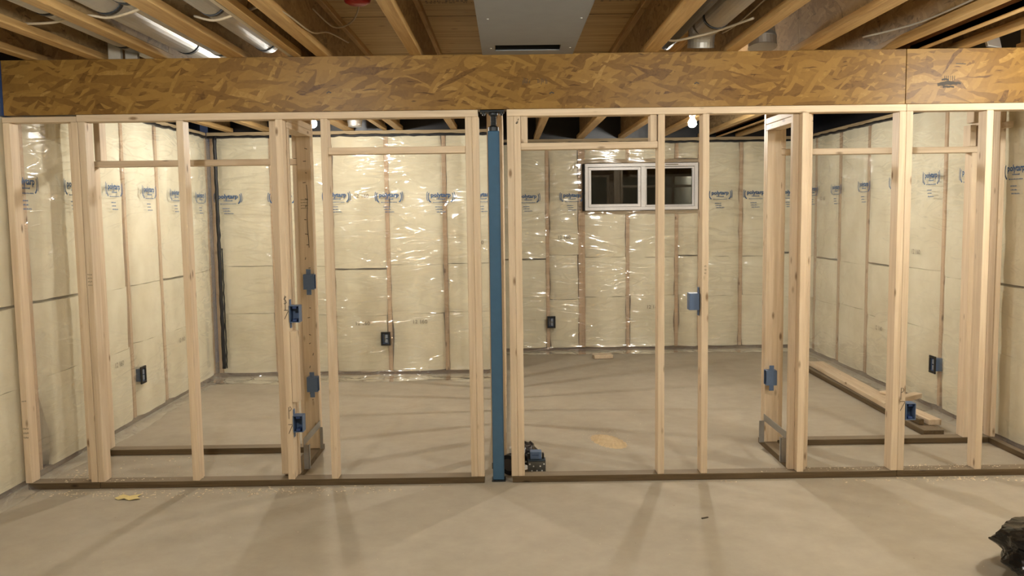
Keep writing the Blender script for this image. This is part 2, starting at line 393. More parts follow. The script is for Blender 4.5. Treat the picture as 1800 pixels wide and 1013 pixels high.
def glass_mat():
    m, nt, b = new_mat('window_glass'); nt.nodes.remove(b)
    tr = N(nt, 'ShaderNodeBsdfTransparent'); tr.inputs[0].default_value = (0.55, 0.58, 0.57, 1)
    gl = N(nt, 'ShaderNodeBsdfGlossy'); gl.inputs['Roughness'].default_value = 0.005
    fr = thin_fresnel(nt, 1.52)
    fm = N(nt, 'ShaderNodeMath', operation='MULTIPLY', inp={1: 1.15}, use_clamp=True); nt.links.new(fr.outputs[0], fm.inputs[0])
    mx = N(nt, 'ShaderNodeMixShader'); nt.links.new(fm.outputs[0], mx.inputs[0]); nt.links.new(tr.outputs[0], mx.inputs[1]); nt.links.new(gl.outputs[0], mx.inputs[2])
    nt.links.new(mx.outputs[0], nt.nodes['Material Output'].inputs[0])
    return m
glass = glass_mat()

def bulb_mat(i, strength):
    m, nt, b = new_mat('lit_bulb'); nt.nodes.remove(b)
    em = N(nt, 'ShaderNodeEmission'); em.inputs[0].default_value = (*LAMP_RGB, 1); em.inputs[1].default_value = strength
    nt.links.new(em.outputs[0], nt.nodes['Material Output'].inputs[0])
    return m

# ------------------------------------------------------------------ dimensions
XL, XR = -2.815, 3.235          # film faces of the side walls
YL, YRm = 3.36, 4.62            # back walls of the two rooms
YF = -6.6                       # wall behind the camera
ZB = 2.13                       # underside of the beam
ZJ = 2.432                      # underside of the joists in front of the girder
ZJB = 2.345                     # underside of the joists behind it (hung lower)
ZS = 2.734                      # underside of the subfloor

# ------------------------------------------------------------------ structure: floor
bm = bmesh.new(); add_box(bm, XL - .3, XR + .3, YF - .2, YRm + .3, -0.1, 0.0)
tag(finish('floor', bm, conc), 'bare grey concrete basement slab', kind='structure')

# ------------------------------------------------------------------ ceiling: plywood subfloor with I-joists
bm = bmesh.new(); add_box(bm, XL - .3, XR + .3, YF - .2, YRm + .3, ZS, ZS + 0.02)
ceil = tag(finish('ceiling', bm, plywood), 'plywood subfloor over open wooden joists', kind='structure')
JOISTS = [(-2.615, .064), (-2.265, .070), (-1.905, .070), (-1.490, .100), (-1.150, .045), (-1.010, .070), (-0.495, .064), (-0.085, .064), (0.330, .064),
          (0.808, .082), (1.258, .070), (1.668, .090), (2.130, .068), (2.318, .044), (2.540, .064), (2.93, .064)]
for jx, jw in JOISTS:
    yb = 3.405 if jx < -0.05 else 4.665
    lvl = jx == 2.318
    h = .006 if not lvl else .022
    for (y0, y1, zb) in ((YF, .113, ZJ), (.118, yb, ZJB)):
        if y0 > 0 and jx > 2.8: continue
        j = box('joist', jx - h, jx + h, y0, y1, zb + (.038 if not lvl else .004), ZS - .038, lvl_red if lvl else osb_web, ceil, bev=0)
        L = j.location
        for z0, z1 in ((zb, zb + .038), (ZS - .038, ZS)):
            box('flange', -jw / 2, jw / 2, y0 - L.y, y1 - L.y, z0 - L.z, z1 - L.z, flange_y, j, bev=0.003)
box('cross_block', 1.296, 1.620, 1.931, 1.969, ZJB, ZJB + .089, stud_x, ceil)
# subfloor print (rows of stamped marks) on the plywood underside
def print_row(bm, x0, x1, yc, h, n, seed):
    rr = random.Random(seed); x = x0
    while x < x1:
        wd = rr.uniform(.006, .02); hh = h * rr.uniform(.55, 1)
        if rr.random() > .18:
            vs = [bm.verts.new(p) for p in ((x, yc - hh / 2, 0), (x + wd, yc - hh / 2, 0), (x + wd, yc + hh / 2, 0), (x, yc + hh / 2, 0))]
            bm.faces.new(vs)
        x += wd + rr.uniform(.004, .012)
bm = bmesh.new()
for x0, x1 in ((-.44, -.14), (.40, .60), (.63, .74)): print_row(bm, x0, x1, .05, .022, 20, int(x0 * 100)); print_row(bm, x0, x1, .09, .016, 20, int(x0 * 77))
for x0, x1 in ((-.92, -.58), (-.4, -.13), (.38, .7)): print_row(bm, x0, x1, 1.70, .03, 20, int(x0 * 50))
o = tag(finish('ink_stamp', bm, ink_black, ceil), kind='stuff'); o.location = (0, 0, ZS - .0008)
# sheet joint in the subfloor
for yj in (0.42, -0.8, 1.64, 2.86, 4.08):
    box('sheet_joint', XL, XR, yj - .002, yj + .002, ZS - .0012, ZS + .0005, void_m, ceil, bev=0)
box('squash_block', -2.20, -2.13, .02, .05, ZJ + .002, ZS - .05, poly_white, ceil)
box('squash_block', -2.12, -2.05, .05, .08, ZJ + .002, ZS - .10, poly_white, ceil)
box('pale_strip', -1.20, -1.176, -2.5, .10, ZJ + .002, ZJ + .014, cable_m, ceil)

# ------------------------------------------------------------------ outside walls: studs, batts, clear film with print
def nz(x, y, z): return noise.noise(Vector((x, y, z)))

def bulge(u, studs):
    for a, b in zip(studs[:-1], studs[1:]):
        if a <= u <= b:
            t = (u - a) / (b - a)
            return max(0.0, math.sin(PI * t)) ** .6
    return 0.0

LOGO = None
def make_logo():
    """wreath brackets, the name and small print, joined as one print"""
    bm = bmesh.new()
    t = text_mesh('polytarp', 0.056, 0.0018); bm.from_mesh(t); bpy.data.meshes.remove(t)
    for v in bm.verts: v.co.z += 0.016
    for s in (-1, 1):
        for k, (ra, w_) in enumerate(((0.045, .008), (0.058, .006))):
            pts = []
            for q in range(9):
                a = -0.75 + 1.65 * q / 8
                pts.append((s * (0.098 + (k * .014) + 0.020 * math.cos(a)), 0.002 + ra * math.sin(a)))
            add_ribbon(bm, pts, w_, 0.0)
        add_ribbon(bm, [(s * .116, -.026), (s * .102, -.046), (s * .094, -.050)], .011, 0.0)
    def dashes(x0, x1, z, h, seed):
        rr = random.Random(seed); x = x0
        while x < x1:
            w_ = min(rr.uniform(.004, .011), x1 - x + .002)
            hh = h * rr.uniform(.7, 1)
            vs = [bm.verts.new(p) for p in ((x, 0, z), (x + w_, 0, z), (x + w_, 0, z + hh), (x, 0, z + hh))]; bm.faces.new(vs)
            x += w_ + rr.uniform(.002, .004)
    dashes(-.040, .040, -.028, .011, 1); dashes(-.074, .074, -.056, .007, 2)
    dashes(-.055, .012, -.100, .009, 3); dashes(-.050, .014, -.124, .009, 4); dashes(-.040, .045, -.148, .009, 5)
    me = bpy.data.meshes.new('printed_logo'); bm.to_mesh(me); bm.free(); me.materials.append(ink_blue)
    return me
LOGO = make_logo()
NUM = text_mesh('12 160', 0.052, 0.0006); NUM.materials.append(ink_grey)

def ext_wall(name, label, loc, rz, u0, u1, studs, film, logos, nums, seed, hole=None, doubles=(), film_u=None, drape=0.25, only_below=(), dark_plate=plate_dark, ej=.014):
    """local frame: x along the wall, -y into the room, z up; stud faces at y=0"""
    rr = random.Random(seed)
    bm = bmesh.new()
    if hole:
        hx0, hx1, hz0, hz1 = hole
        for a in ((u0, hx0, 0, 2.36), (hx1, u1, 0, 2.36), (hx0, hx1, 0, hz0), (hx0, hx1, hz1, 2.36)): add_box(bm, a[0], a[1], .12, .2, a[2], a[3])
    else: add_box(bm, u0, u1, .12, .2, 0, 2.36)
    root = finish(name, bm, conc); root.location = loc; root.rotation_euler = (0, 0, rz)
    tag(root, label, kind='structure')
    box('bottom_plate', u0, u1, .0, .118, .001, .039, dark_plate, root)
    box('top_plate', u0, u1, .0, .118, 2.306, 2.3435, wallplate_x, root)
    for s in studs:
        half = .036 if s in doubles else .019
        z1 = 2.305
        if s in only_below: z1 = hole[2] - .042
        box('stud', s - half, s + half, 0, .118, .04, z1, wallstud_z, root, bev=.002)
        if s in only_below: box('stud', s - half, s + half, 0, .118, hole[3] + .042, 2.305, wallstud_z, root, bev=.002)
    if hole:
        hx0, hx1, hz0, hz1 = hole
        box('window_sill_plate', hx0, hx1, 0, .118, hz0 - .04, hz0 - .001, wallplate_x, root)
        box('window_head_plate', hx0, hx1, 0, .118, hz1 + .001, hz1 + .04, wallplate_x, root)
        for x in (hx0, hx1): box('stud', x - .039 if x == hx0 else x + .001, x - .001 if x == hx0 else x + .039, 0.001, .117, hz0 - .04, hz1 + .04, wallstud_z, root)
    # batts
    edges = sorted(studs)
    for a, b in zip(edges[:-1], edges[1:]):
        ha = .036 if a in doubles else .019; hb = .036 if b in doubles else .019
        rows = [(.042, .60 + rr.uniform(-.02, .02)), None, None]
        zc = 1.055 + rr.uniform(-.02, .02)
        rows[1] = (rows[0][1] + .002, zc - rr.choice((.001, .002, .016))); rows[2] = (zc + .002, 2.304)
        for ri, (z0, z1) in enumerate(rows):
            xa, xb = a + ha, b - hb
            segs = [(z0, z1)]
            if hole and xa > hole[0] - .06 and xb < hole[1] + .06:
                segs = []
                if z0 < hole[2] - .05: segs.append((z0, min(z1, hole[2] - .042)))
                if z1 > hole[3] + .05: segs.append((max(z0, hole[3] + .042), z1))
            for (s0, s1) in segs:
                nx = 7; nzr = max(3, int((s1 - s0) / .07))
                bm = bmesh.new(); g = []
                cx, cz = (xa + xb) / 2, (s0 + s1) / 2
                sd = rr.uniform(0, 99)
                for i in range(nzr + 1):
                    row = []
                    z = s0 + (s1 - s0) * i / nzr
                    te = min(i, nzr - i) / nzr
                    for k in range(nx + 1):
                        t = k / nx
                        x = xa + (xb - xa) * t
                        ed = min(t, 1 - t)
                        if k in (0, nx):
                            jit = .016 * nz(z * 5, sd, k) + (ej if ri == 0 else ej * .35) * max(0, nz(z * 2.3, sd + 9, k)) * 2
                            x += (1 if k == 0 else -1) * max(-.004, jit) 
                        y = -(.006 + .016 * min(1, (ed * 5)) ** .6)
                        y += .007 * nz(x * 5, z * 5, sd) + .003 * nz(x * 15, z * 15, sd)
                        if k in (0, nx): y = .012
                        if i in (0, nzr): y += .002
                        zz = z
                        if i in (0, nzr): zz += (.006 * nz(x * 7, sd, 3)) * (1 if i == 0 else -1)
                        row.append(bm.verts.new((x - cx, min(y, .03), zz - cz)))
                    g.append(row)
                for i in range(nzr):
                    for k in range(nx):
                        bm.faces.new((g[i][k], g[i][k + 1], g[i + 1][k + 1], g[i + 1][k]))
                # sides back to the sheathing
                loop = g[0] + [r_[-1] for r_ in g[1:]] + list(reversed(g[-1][:-1])) + [r_[0] for r_ in reversed(g[1:-1])]
                loop = [bm.verts.new(v.co) for v in loop]      # own edge, so the face keeps a crisp rim
                back = [bm.verts.new((v.co.x, .105, v.co.z)) for v in loop]
                for q in range(len(loop)):
                    bm.faces.new((loop[q], back[q], back[(q + 1) % len(loop)], loop[(q + 1) % len(loop)]))
                bmesh.ops.recalc_face_normals(bm, faces=bm.faces[:])
                finish('insulation_batt', bm, batt_m, root, smooth=True, loc=(cx, 0, cz))
    # film
    fu0, fu1 = film_u or (u0, u1)
    us = [fu0 + (fu1 - fu0) * i / max(1, int((fu1 - fu0) / .035)) for i in range(int((fu1 - fu0) / .035) + 1)]
    zs = [2.306 - (2.306 - .05) * i / 62 for i in range(63)]
    if hole:
        us = sorted([u for u in us if abs(u - hole[0]) > .012 and abs(u - hole[1]) > .012] + [hole[0], hole[1]])
        zs = sorted([z for z in zs if abs(z - hole[2]) > .012 and abs(z - hole[3]) > .012] + [hole[2], hole[3]], reverse=True)
    bm = bmesh.new(); g = []
    def fy(u, z):
        k = min(1.0, (2.306 - z) / .10)
        return -(.026 + .014 * bulge(u, edges) * k + .008 * (nz(u * 2.2, z * 1.4, seed) + .4) * k + .004 * nz(u * 7, z * 5, seed + 3) * k)
    for z in zs: g.append([bm.verts.new((u, fy(u, z), z)) for u in us])
    nd = max(3, int(drape / .04))
    for i in range(1, nd + 1):
        row = []
        for u in us:
            d = drape * (1 + .35 * nz(u * 1.7, seed, 1)) * i / nd
            zf = .05 * max(0, 1 - i / 2.2) ** 2 + .004 + .018 * max(0, nz(u * 4, i * .6, seed)) + .012 * max(0, nz(u * 11, i * 1.1, seed))
            row.append(bm.verts.new((u, fy(u, .05) - d, zf)))
        g.append(row)
    for i in range(len(g) - 1):
        for k in range(len(us) - 1):
            if hole and i < len(zs) - 1:
                uc, zc2 = (us[k] + us[k + 1]) / 2, (zs[i] + zs[i + 1]) / 2
                if hole[0] < uc < hole[1] and hole[2] < zc2 < hole[3]: continue
            bm.faces.new((g[i][k], g[i + 1][k], g[i + 1][k + 1], g[i][k + 1]))
    fo = finish('vapour_barrier', bm, film, root, smooth=True)
    for (u, z) in logos:
        if fu0 + .02 < u < fu1 - .02: link('printed_logo', LOGO, None, fo, loc=(u, fy(u, z) - .012, z))
    for (u, z) in nums: link('printed_number', NUM, None, root, loc=(u, -.0305, z))
    # black sealant bead along the top of the film
    bm = bmesh.new(); n = int((fu1 - fu0) / .05)
    add_tube(bm, [(fu0 + (fu1 - fu0) * i / n, -.020 - .004 * nz(i * .9, seed, 0), 2.297 + .009 * nz(i * .45, seed, 2) + .006 * nz(i * 1.7, seed, 5)) for i in range(n + 1)], [.014 + .006 * nz(i * 1.3, seed, 9) for i in range(n + 1)], 6)
    finish('sealant_bead', bm, gasket, root, smooth=True)
    # rim space above the wall, closed with black poly
    box('rim_board', u0, u1, .05, .118, 2.3445, 2.733, black_film, root, bev=0)
    return root, fy

wl, fyl = ext_wall('wall_left', 'insulated stud wall under clear film', (XL - .03, 0, 0), PI / 2, -1.6, 3.40,
    [-1.57, -.96, -.35, .26, .93, 1.595, 2.215, 2.83, 3.385], film_b, [(.20, 1.76), (.74, 1.76), (1.307, 1.76), (1.92, 1.755), (2.463, 1.744), (3.042, 1.73), (-.4, 1.76)],
    [(1.3, .5), (2.5, .5)], 11, drape=.10, ej=.075)
wbl, fybl = ext_wall('wall_back_left', 'insulated back wall of the shallower room', (0, YL + .03, 0), 0, XL - .02, -.12,
    [-2.79, -2.235, -1.68, -1.145, -.597, -.14], film_a, [(-2.639, 1.722), (-2.13, 1.722), (-1.615, 1.724), (-1.119, 1.717), (-.628, 1.711), (-.235, 1.71)],
    [(-1.407, .508), (-.855, .517), (-1.383, 1.726), (-.3, 1.27)], 23, drape=.33)
wbr, fybr = ext_wall('wall_back_right', 'insulated back wall of the deeper room', (0, YRm + .03, 0), 0, -.12, XR + .02,
    [-.10, .44, .818, 1.325, 1.865, 2.122, 2.575, 3.0, 3.22], film_a, [(.229, 1.708), (.709, 1.714), (2.33, 1.718), (2.718, 1.718), (3.1, 1.718)],
    [(1.6, .485), (.62, 1.27)], 37, hole=(.845, 2.093, 1.555, 2.075), doubles=(.818,), drape=.22, only_below=(1.325, 1.865))
wr, fyr = ext_wall('wall_right', 'insulated stud wall under clear film', (XR + .03, 0, 0), -PI / 2, -4.66, 1.0,
    [-4.64, -4.29, -3.63, -2.96, -2.27, -1.59, -.98, -.37, .24, .85], film_b, [(-4.214, 1.739), (-3.589, 1.74), (-2.945, 1.749), (-2.3, 1.76), (-1.687, 1.777), (-1.15, 1.777), (-.60, 1.777)],
    [(-1.954, 1.2), (-4.0, 1.65), (-2.6, .5)], 41, drape=.08, ej=.04)
# plain lengths of the side walls behind the camera, and the wall behind it
for nm, lb, a in (('wall_left_rear', 'plain insulated wall behind the camera', (XL - .15, XL - .03, YF, -1.62, 0, ZS)), ('wall_right_rear', 'plain insulated wall behind the camera', (XR + .03, XR + .15, YF, -1.02, 0, ZS)),
          ('wall_front', 'insulated wall behind the camera', (XL - .15, XR + .15, YF - .15, YF, 0, ZS))):
    bm = bmesh.new(); add_box(bm, *a); tag(finish(nm, bm, batt_m), lb, kind='structure')
# jog between the two back walls
bm = bmesh.new(); add_box(bm, -.19, -.125, YL + .24, YRm + .2, 0, 2.43); tag(finish('wall_jog', bm, conc), 'foundation return between the two back walls', kind='structure')
# black bead down the corner of the left room
bm = bmesh.new()
pts = [(XL + .085 + .006 * nz(i * .5, 3, 1), YL - .06, 2.30 - 2.2 * i / 50) for i in range(51)]
add_tube(bm, pts, [.018 + .006 * nz(i * .8, 1, 4) for i in range(51)], 6)
L = wbl.location
o = finish('sealant_bead', bm, gasket, wbl, smooth=True); o.location = (-L.x, -L.y, 0)
bm = bmesh.new()
add_tube(bm, [(XL + .107 + .005 * nz(i * .6, 8, 1), YL - .043, 1.25 - 1.15 * i / 30) for i in range(31)], .006, 6)
o = finish('sealant_bead', bm, gasket, wbl, smooth=True); o.location = (-L.x, -L.y, 0)

# ------------------------------------------------------------------ window
win = tag(empty('window_1', (1.469, YRm, 1.555)), 'white vinyl sliding basement window with dark panes', kind='structure')
W, Hh = 1.236, .512
def fr(name, x0, x1, z0, z1, y0, y1, th, mat, par, base=(0, 0, 0)):
    bm = bmesh.new()
    for a in ((x0, x1, z0, z0 + th), (x0, x1, z1 - th, z1), (x0, x0 + th, z0 + th, z1 - th), (x1 - th, x1, z0 + th, z1 - th)):
        add_box(bm, a[0] - base[0], a[1] - base[0], y0, y1, a[2] - base[2], a[3] - base[2], .002)
    return finish(name, bm, mat, par)
fr('frame', -W / 2, W / 2, .004, Hh, -.035, .12, .036, vinyl, win)
box('mullion', -.005, .045, -.028, .10, .04, Hh - .036, vinyl, win)
s = fr('sash', -W / 2 + .04, -.007, .042, Hh - .04, -.018, .03, .030, vinyl, win)
box('pane', -W / 2 + .065, -.03, .004, .010, .065, Hh - .065, glass, s, bev=0)
box('latch', -.022, -.010, -.030, -.019, .20, .27, vinyl, s)
s = fr('sash', .046, W / 2 - .037, .042, Hh - .04, .01, .06, .018, vinyl, win)
box('pane', .058, W / 2 - .05, .030, .036, .055, Hh - .052, glass, s, bev=0)
box('maker_label', .26, .40, -.0362, -.0352, Hh - .022, Hh - .012, ink_grey, win, bev=0)
bm = bmesh.new(); add_tube(bm, [(-W / 2 - .014, -.022 + .004 * nz(i, 2, 2), .0 + Hh * i / 16) for i in range(17)], [.015 + .004 * nz(i * 1.1, 6, 6) for i in range(17)], 6)
finish('sealant_bead', bm, gasket, win)
bm = bmesh.new(); add_tube(bm, [(W / 2 + .016, -.022 + .004 * nz(i, 2, 5), .0 + Hh * i / 16) for i in range(17)], [.012 + .004 * nz(i * 1.1, 6, 8) for i in range(17)], 6)
finish('sealant_bead', bm, gasket, win)
bm = bmesh.new()
add_box(bm, -1.0, 1.0, 1.2, 1.3, -1.2, 1.2); add_box(bm, -1.0, -.9, .25, 1.2, -1.2, 1.2); add_box(bm, .9, 1.0, .25, 1.2, -1.2, 1.2); add_box(bm, -1.0, 1.0, .25, 1.3, -1.3, -1.2)
finish('window_well', bm, earth_m, win)

# ------------------------------------------------------------------ beam and post
g = empty('support_girder', (.22, .05, ZB)); g['kind'] = 'thing'
tag(g, 'long strand-board girder running across the room under the joists', 'beam')
for x0, x1 in ((-2.783, 2.2235), (2.2265, XR + .02)):
    bd = wbox('girder_board', x0, x1, -.004, .115, ZB + .001, ZJ - .001, osb_beam, g, bev=.0015)
    # printed stamps and ink
    bm = bmesh.new(); Lb = bd.location + g.location
    if x0 < 0:
        for cx in (.115, .205):
            rr = random.Random(int(cx * 1000))
            for q in range(9):
                xx = cx + (q - 4) * .0062
                if rr.random() < .85: add_ribbon(bm, [(xx - Lb.x, 2.262 + rr.uniform(0, .012) - Lb.z), (xx - Lb.x, 2.292 + rr.uniform(-.008, .008) - Lb.z)], .0026, -.0045 - Lb.y)
        for px, pz in ((.255, 2.212), (-.98, 2.23), (1.06, 2.255)):
            add_ribbon(bm, [(px - Lb.x - .012, pz - Lb.z), (px - Lb.x, pz + .008 - Lb.z), (px - Lb.x + .014, pz + .002 - Lb.z)], .007, -.0045 - Lb.y)
    else:
        rr = random.Random(5)
        for q in range(16):
            xx, zz = 2.455 + rr.gauss(0, .028), 2.240 + rr.gauss(0, .009)
            add_ribbon(bm, [(xx - Lb.x - .02, zz - Lb.z), (xx - Lb.x, zz + .004 - Lb.z), (xx - Lb.x + .02, zz - Lb.z)], .010, -.0045 - Lb.y - q * 1e-5)
        for q in range(6): add_ribbon(bm, [(2.44 + q * .011 - Lb.x, 2.255 - Lb.z), (2.44 + q * .011 - Lb.x, 2.282 - Lb.z)], .003, -.0047 - Lb.y)
        add_ribbon(bm, [(2.50 - Lb.x, 2.348 - Lb.z), (2.555 - Lb.x, 2.345 - Lb.z)], .005, -.0045 - Lb.y)
    tag(finish('ink_stamp', bm, ink_black, bd), kind='stuff')
bm = bmesh.new(); add_box(bm, -.02, .02, -.05, .05, -.15, .15, .004)
o = tag(finish('foam_block', bm, blue_foam), 'dark blue foam packing beside the girder end', 'foam'); o.location = (-2.806, .06, 2.28)

p = tag(empty('steel_post', (-.071, .055, 0)), 'blue-painted square steel post between the two framed walls', 'post')
box('base_plate', -.040, .040, -.038, .045, .001, .009, steel_dark, p)
box('column', -.033, .033, -.033, .033, .010, 2.015, steel_blue, p, bev=.004)
bm = bmesh.new(); add_lathe(bm, [(0, 2.016), (.030, 2.016), (.030, 2.036), (.022, 2.042), (.0165, 2.046)] + [(.0155 + .0015 * (i % 2), 2.048 + i * .005) for i in range(11)] + [(.026, 2.104), (.026, 2.116), (0, 2.116)], 20)
finish('jack_screw', bm, steel_dark, p, smooth=False)
box('cap_plate', -.074, .062, -.05, .05, 2.117, 2.128, steel_dark, p)
for x in (-.055, .045):
    for y in (-.035, .035):
        bm = bmesh.new(); add_lathe(bm, [(0, 2.106), (.009, 2.106), (.010, 2.1165), (0, 2.1165)], 6, (x, y, 0)); finish('lag_bolt', bm, steel_dark, p)

# ------------------------------------------------------------------ the two framed walls under the girder
Z0, ZT = .038, ZB - .038
def strokes(parent, sets, y, mat=ink_black, width=.0035):
    bm = bmesh.new()
    L = parent.location + (parent.parent.location if parent.parent else Vector())
    for s_ in sets: add_ribbon(bm, [(x - L.x, z - L.z) for x, z in s_], width, y - L.y)
    return tag(finish('pencil_mark', bm, mat, parent), kind='stuff')

fl = tag(empty('partition_frame', (-1.48, .045, 0)), 'framed stud wall with a doorway, on the window-less side of the blue post', 'wall frame')
fr_ = tag(empty('partition_frame', (1.62, .045, 0)), 'framed stud wall with a doorway, on the window side of the blue post', 'wall frame')
D = .089
def stud(f, x, z0=Z0, z1=ZT, y0=0.0, y1=D, w_=.038, mat=None, name='stud'): return wbox(name, x, x + w_, y0, y1, z0 + .0005, z1 - .0005, mat or stud_z, f)
# left
wbox('bottom_plate', -2.785, -2.37, 0, D, .0005, Z0, treated_x, fl); wbox('bottom_plate', -2.3685, -.152, 0, D, .0005, Z0, treated_x, fl)
wbox('top_plate', -2.80, -2.388, 0.002, D, ZT, ZB - .008, stud_x, fl); wbox('top_plate', -2.3865, -.157, 0, D, ZT, ZB, stud_x, fl)
sS = {}
for k, x in (('S0', -2.797), ('S1a', -2.420), ('S1b', -2.380), ('S2', -1.835), ('S3', -1.285), ('D1', -1.034), ('D2a', -.2285), ('D2b', -.190)): sS[k] = stud(fl, x)
wbox('header', -.995, -.2295, 0.002, D, 1.894, 1.932, stud_x, fl)
stud(fl, -1.334, .055, ZT, .051, D, .048, name='nailer'); wbox('blocking', -1.246, -1.208, .004, .062, .49, .90, stud_z, fl)
wbox('blocking', -2.459, -2.4215, .05, D, .039, ZT - .001, stud_z, fl)
# right
wbox('bottom_plate', .010, 2.2335, 0, D, .0005, Z0, treated_x, fr_); wbox('bottom_plate', 2.235, XR - .03, 0, D, .0005, Z0, treated_x, fr_)
wbox('top_plate', .004, 2.2345, 0, D, ZT, ZB, stud_x, fr_); wbox('top_plate', 2.236, XR - .02, 0, D, ZT, ZB, stud_x, fr_)
for k, x in (('R0a', .004), ('R0b', .0425), ('R1', .848), ('R2', 1.097), ('R3', 1.654), ('R4a', 2.197), ('R4b', 2.2355), ('R5', 2.686)): sS[k] = stud(fr_, x)
wbox('header', .081, .847, 0.002, D, 1.906, 1.944, stud_x, fr_)
stud(fr_, .082, 1.944, ZT, 0.006, D, .038, name='cripple_stud'); stud(fr_, .806, 1.944, ZT, 0.012, D, .038, name='cripple_stud')
stud(fr_, 1.619, Z0, ZT, .051, D, .0345, name='nailer'); stud(fr_, 1.6925, Z0, ZT, .040, D, .028, name='nailer')
# carpenter's marks
s3 = sS['S3']
strokes(s3, [[(-1.262, 1.095), (-1.258, 1.10), (-1.268, 1.095), (-1.272, 1.085), (-1.262, 1.078), (-1.258, 1.066), (-1.268, 1.058), (-1.273, 1.062)], [(-1.266, 1.106), (-1.266, 1.022)],
             [(-1.274, 1.022), (-1.250, 1.022)], [(-1.250, 1.018), (-1.272, .972)]], -.0008)
strokes(s3, [[(-1.268, .395), (-1.267, .462), (-1.258, .466), (-1.252, .455), (-1.257, .444), (-1.266, .442)], [(-1.274, .362), (-1.250, .362)], [(-1.250, .358), (-1.272, .308)]], -.0008)
strokes(sS['R4b'], [[(2.246, .455), (2.247, .525), (2.258, .522), (2.262, .510), (2.256, .500), (2.247, .498)], [(2.242, .445), (2.270, .445)], [(2.270, .442), (2.244, .39)]], -.0008)
strokes(sS['R0b'], [[(.056, 2.052), (.060, 2.060), (.066, 2.064), (.064, 2.054), (.058, 2.050), (.054, 2.054)], [(.066, 2.068), (.070, 2.078)]], -.0008, width=.004)
def stamp(parent, x, z, w_, n, y, seed, h=.02):
    rr = random.Random(seed); bm = bmesh.new(); L = parent.location + parent.parent.location
    for r_ in range(n):
        q = x - w_ / 2
        while q < x + w_ / 2:
            d = rr.uniform(.003, .006)
            add_ribbon(bm, [(q - L.x, z - r_ * h - L.z), (q + d - L.x, z - r_ * h + rr.uniform(-.002, .002) - L.z)], h * .35, y - L.y); q += d + .0025
    return tag(finish('lumber_stamp', bm, ink_grey, parent), kind='stuff')
stamp(sS['S0'], -2.778, .36, .026, 3, -.0007, 3, .026); stamp(sS['S0'], -2.778, .52, .022, 1, -.0007, 4)
stamp(sS['S1b'], -2.361, 1.24, .022, 4, -.0007, 8, .02); stamp(sS['R2'], 1.116, 1.24, .010, 3, -.0007, 9, .02)

# closet frames behind (sill, side wall, opening)
cl = tag(empty('closet_frame', (-2.0, .45, 0)), 'closet framing behind the wall farther from the window, with treated sill', 'closet frame')
cr_ = tag(empty('closet_frame', (2.4, .45, 0)), 'closet framing on the window side, in front of the loose boards', 'closet frame')
Y0c, Y1c = .69, .779
wbox('bottom_plate', -2.74, -1.24, Y0c, Y1c, .0005, Z0, treated_x, cl)
wbox('bottom_plate', -1.329, -1.240, D + .001, Y0c - .001, .0005, Z0, treated_y, cl)
wbox('top_plate', -1.329, -1.240, D + .001, Y0c - .001, ZT, ZB, stud_y, cl); wbox('top_plate', -1.329, -1.240, D + .001, Y0c - .001, ZT - .039, ZT - .001, stud_y, cl)
wbox('header', -2.671, -1.3295, Y0c, Y1c, 1.880, 1.918, stud_x, cl)
wbox('top_plate', -2.74, -1.24, Y0c, Y1c, ZJB - .040, ZJB - .002, stud_x, cl)
for x, z0, z1, nm in ((-2.710, Z0, ZJB - .041, 'stud'), (-2.6715, Z0, 1.879, 'jack_stud'), (-1.3675, Z0, 1.879, 'jack_stud'), (-2.622, 1.919, ZJB - .041, 'cripple_stud'), (-1.3675, 1.919, ZJB - .041, 'cripple_stud')):
    stud(cl, x, z0, z1, Y0c + .001, Y1c, name=nm)
farl = wbox('stud', -1.329, -1.240, Y0c - .040, Y0c - .001, Z0 + .001, ZT - .040, stud_z, cl)
wbox('stud', -1.329, -1.240, Y0c + .001, Y0c + .038, Z0 + .001, ZJB - .041, stud_z, cl)
wbox('stud', -1.329, -1.240, D + .001, D + .039, Z0 + .001, ZT - .040, stud_z, cl)
# scribbled measuring marks down the far stud
rr = random.Random(12); sets = [[(-1.272 + .003 * math.sin(q), 1.75 - q * .05) for q in range(9)]]
for q in range(22):
    z = 1.98 - q * .078 + rr.uniform(-.02, .02); x = -1.285 + rr.uniform(-.012, .018); l = rr.uniform(.008, .022)
    sets.append([(x, z), (x + l, z + rr.uniform(-.006, .006))] if rr.random() < .7 else [(x, z), (x + .004, z + .016)])
strokes(farl, sets, Y0c - .0408, width=.004)
stamp(farl, -1.292, 1.655, .04, 4, Y0c - .0407, 21, .018)
# right
wbox('bottom_plate', 1.657, 3.185, Y0c, Y1c, .0005, Z0, treated_x, cr_)
wbox('bottom_plate', 1.657, 1.746, D + .001, Y0c - .001, .0005, Z0, treated_y, cr_)
wbox('top_plate', 1.657, 1.746, D + .001, Y0c - .001, ZT, ZB, stud_y, cr_); wbox('top_plate', 1.657, 1.746, D + .001, Y0c - .001, ZT - .039, ZT - .001, stud_y, cr_)
wbox('header', 1.7495, 3.0195, Y0c, Y1c, 1.900, 1.938, stud_x, cr_)
wbox('top_plate', 1.657, XR - .04, Y0c, Y1c, ZJB - .040, ZJB - .002, stud_x, cr_)
for x, z0, z1, nm in ((1.749, Z0, 1.899, 'jack_stud'), (2.9815, Z0, 1.899, 'jack_stud'), (3.020, Z0, ZJB - .041, 'stud'), (3.161, Z0, ZJB - .041, 'stud'), (1.749, 1.939, ZJB - .041, 'cripple_stud'), (2.966, 1.939, 2.075, 'cripple_stud'), (2.985, 2.09, ZJB - .041, 'cripple_stud')):
    stud(cr_, x, z0, z1, Y0c + .001, Y1c, name=nm, w_=.038 if x < 3.1 else .034)
wbox('blocking', 3.16, 3.205, Y0c - .06, Y0c - .002, 2.05, 2.088, stud_x, cr_)
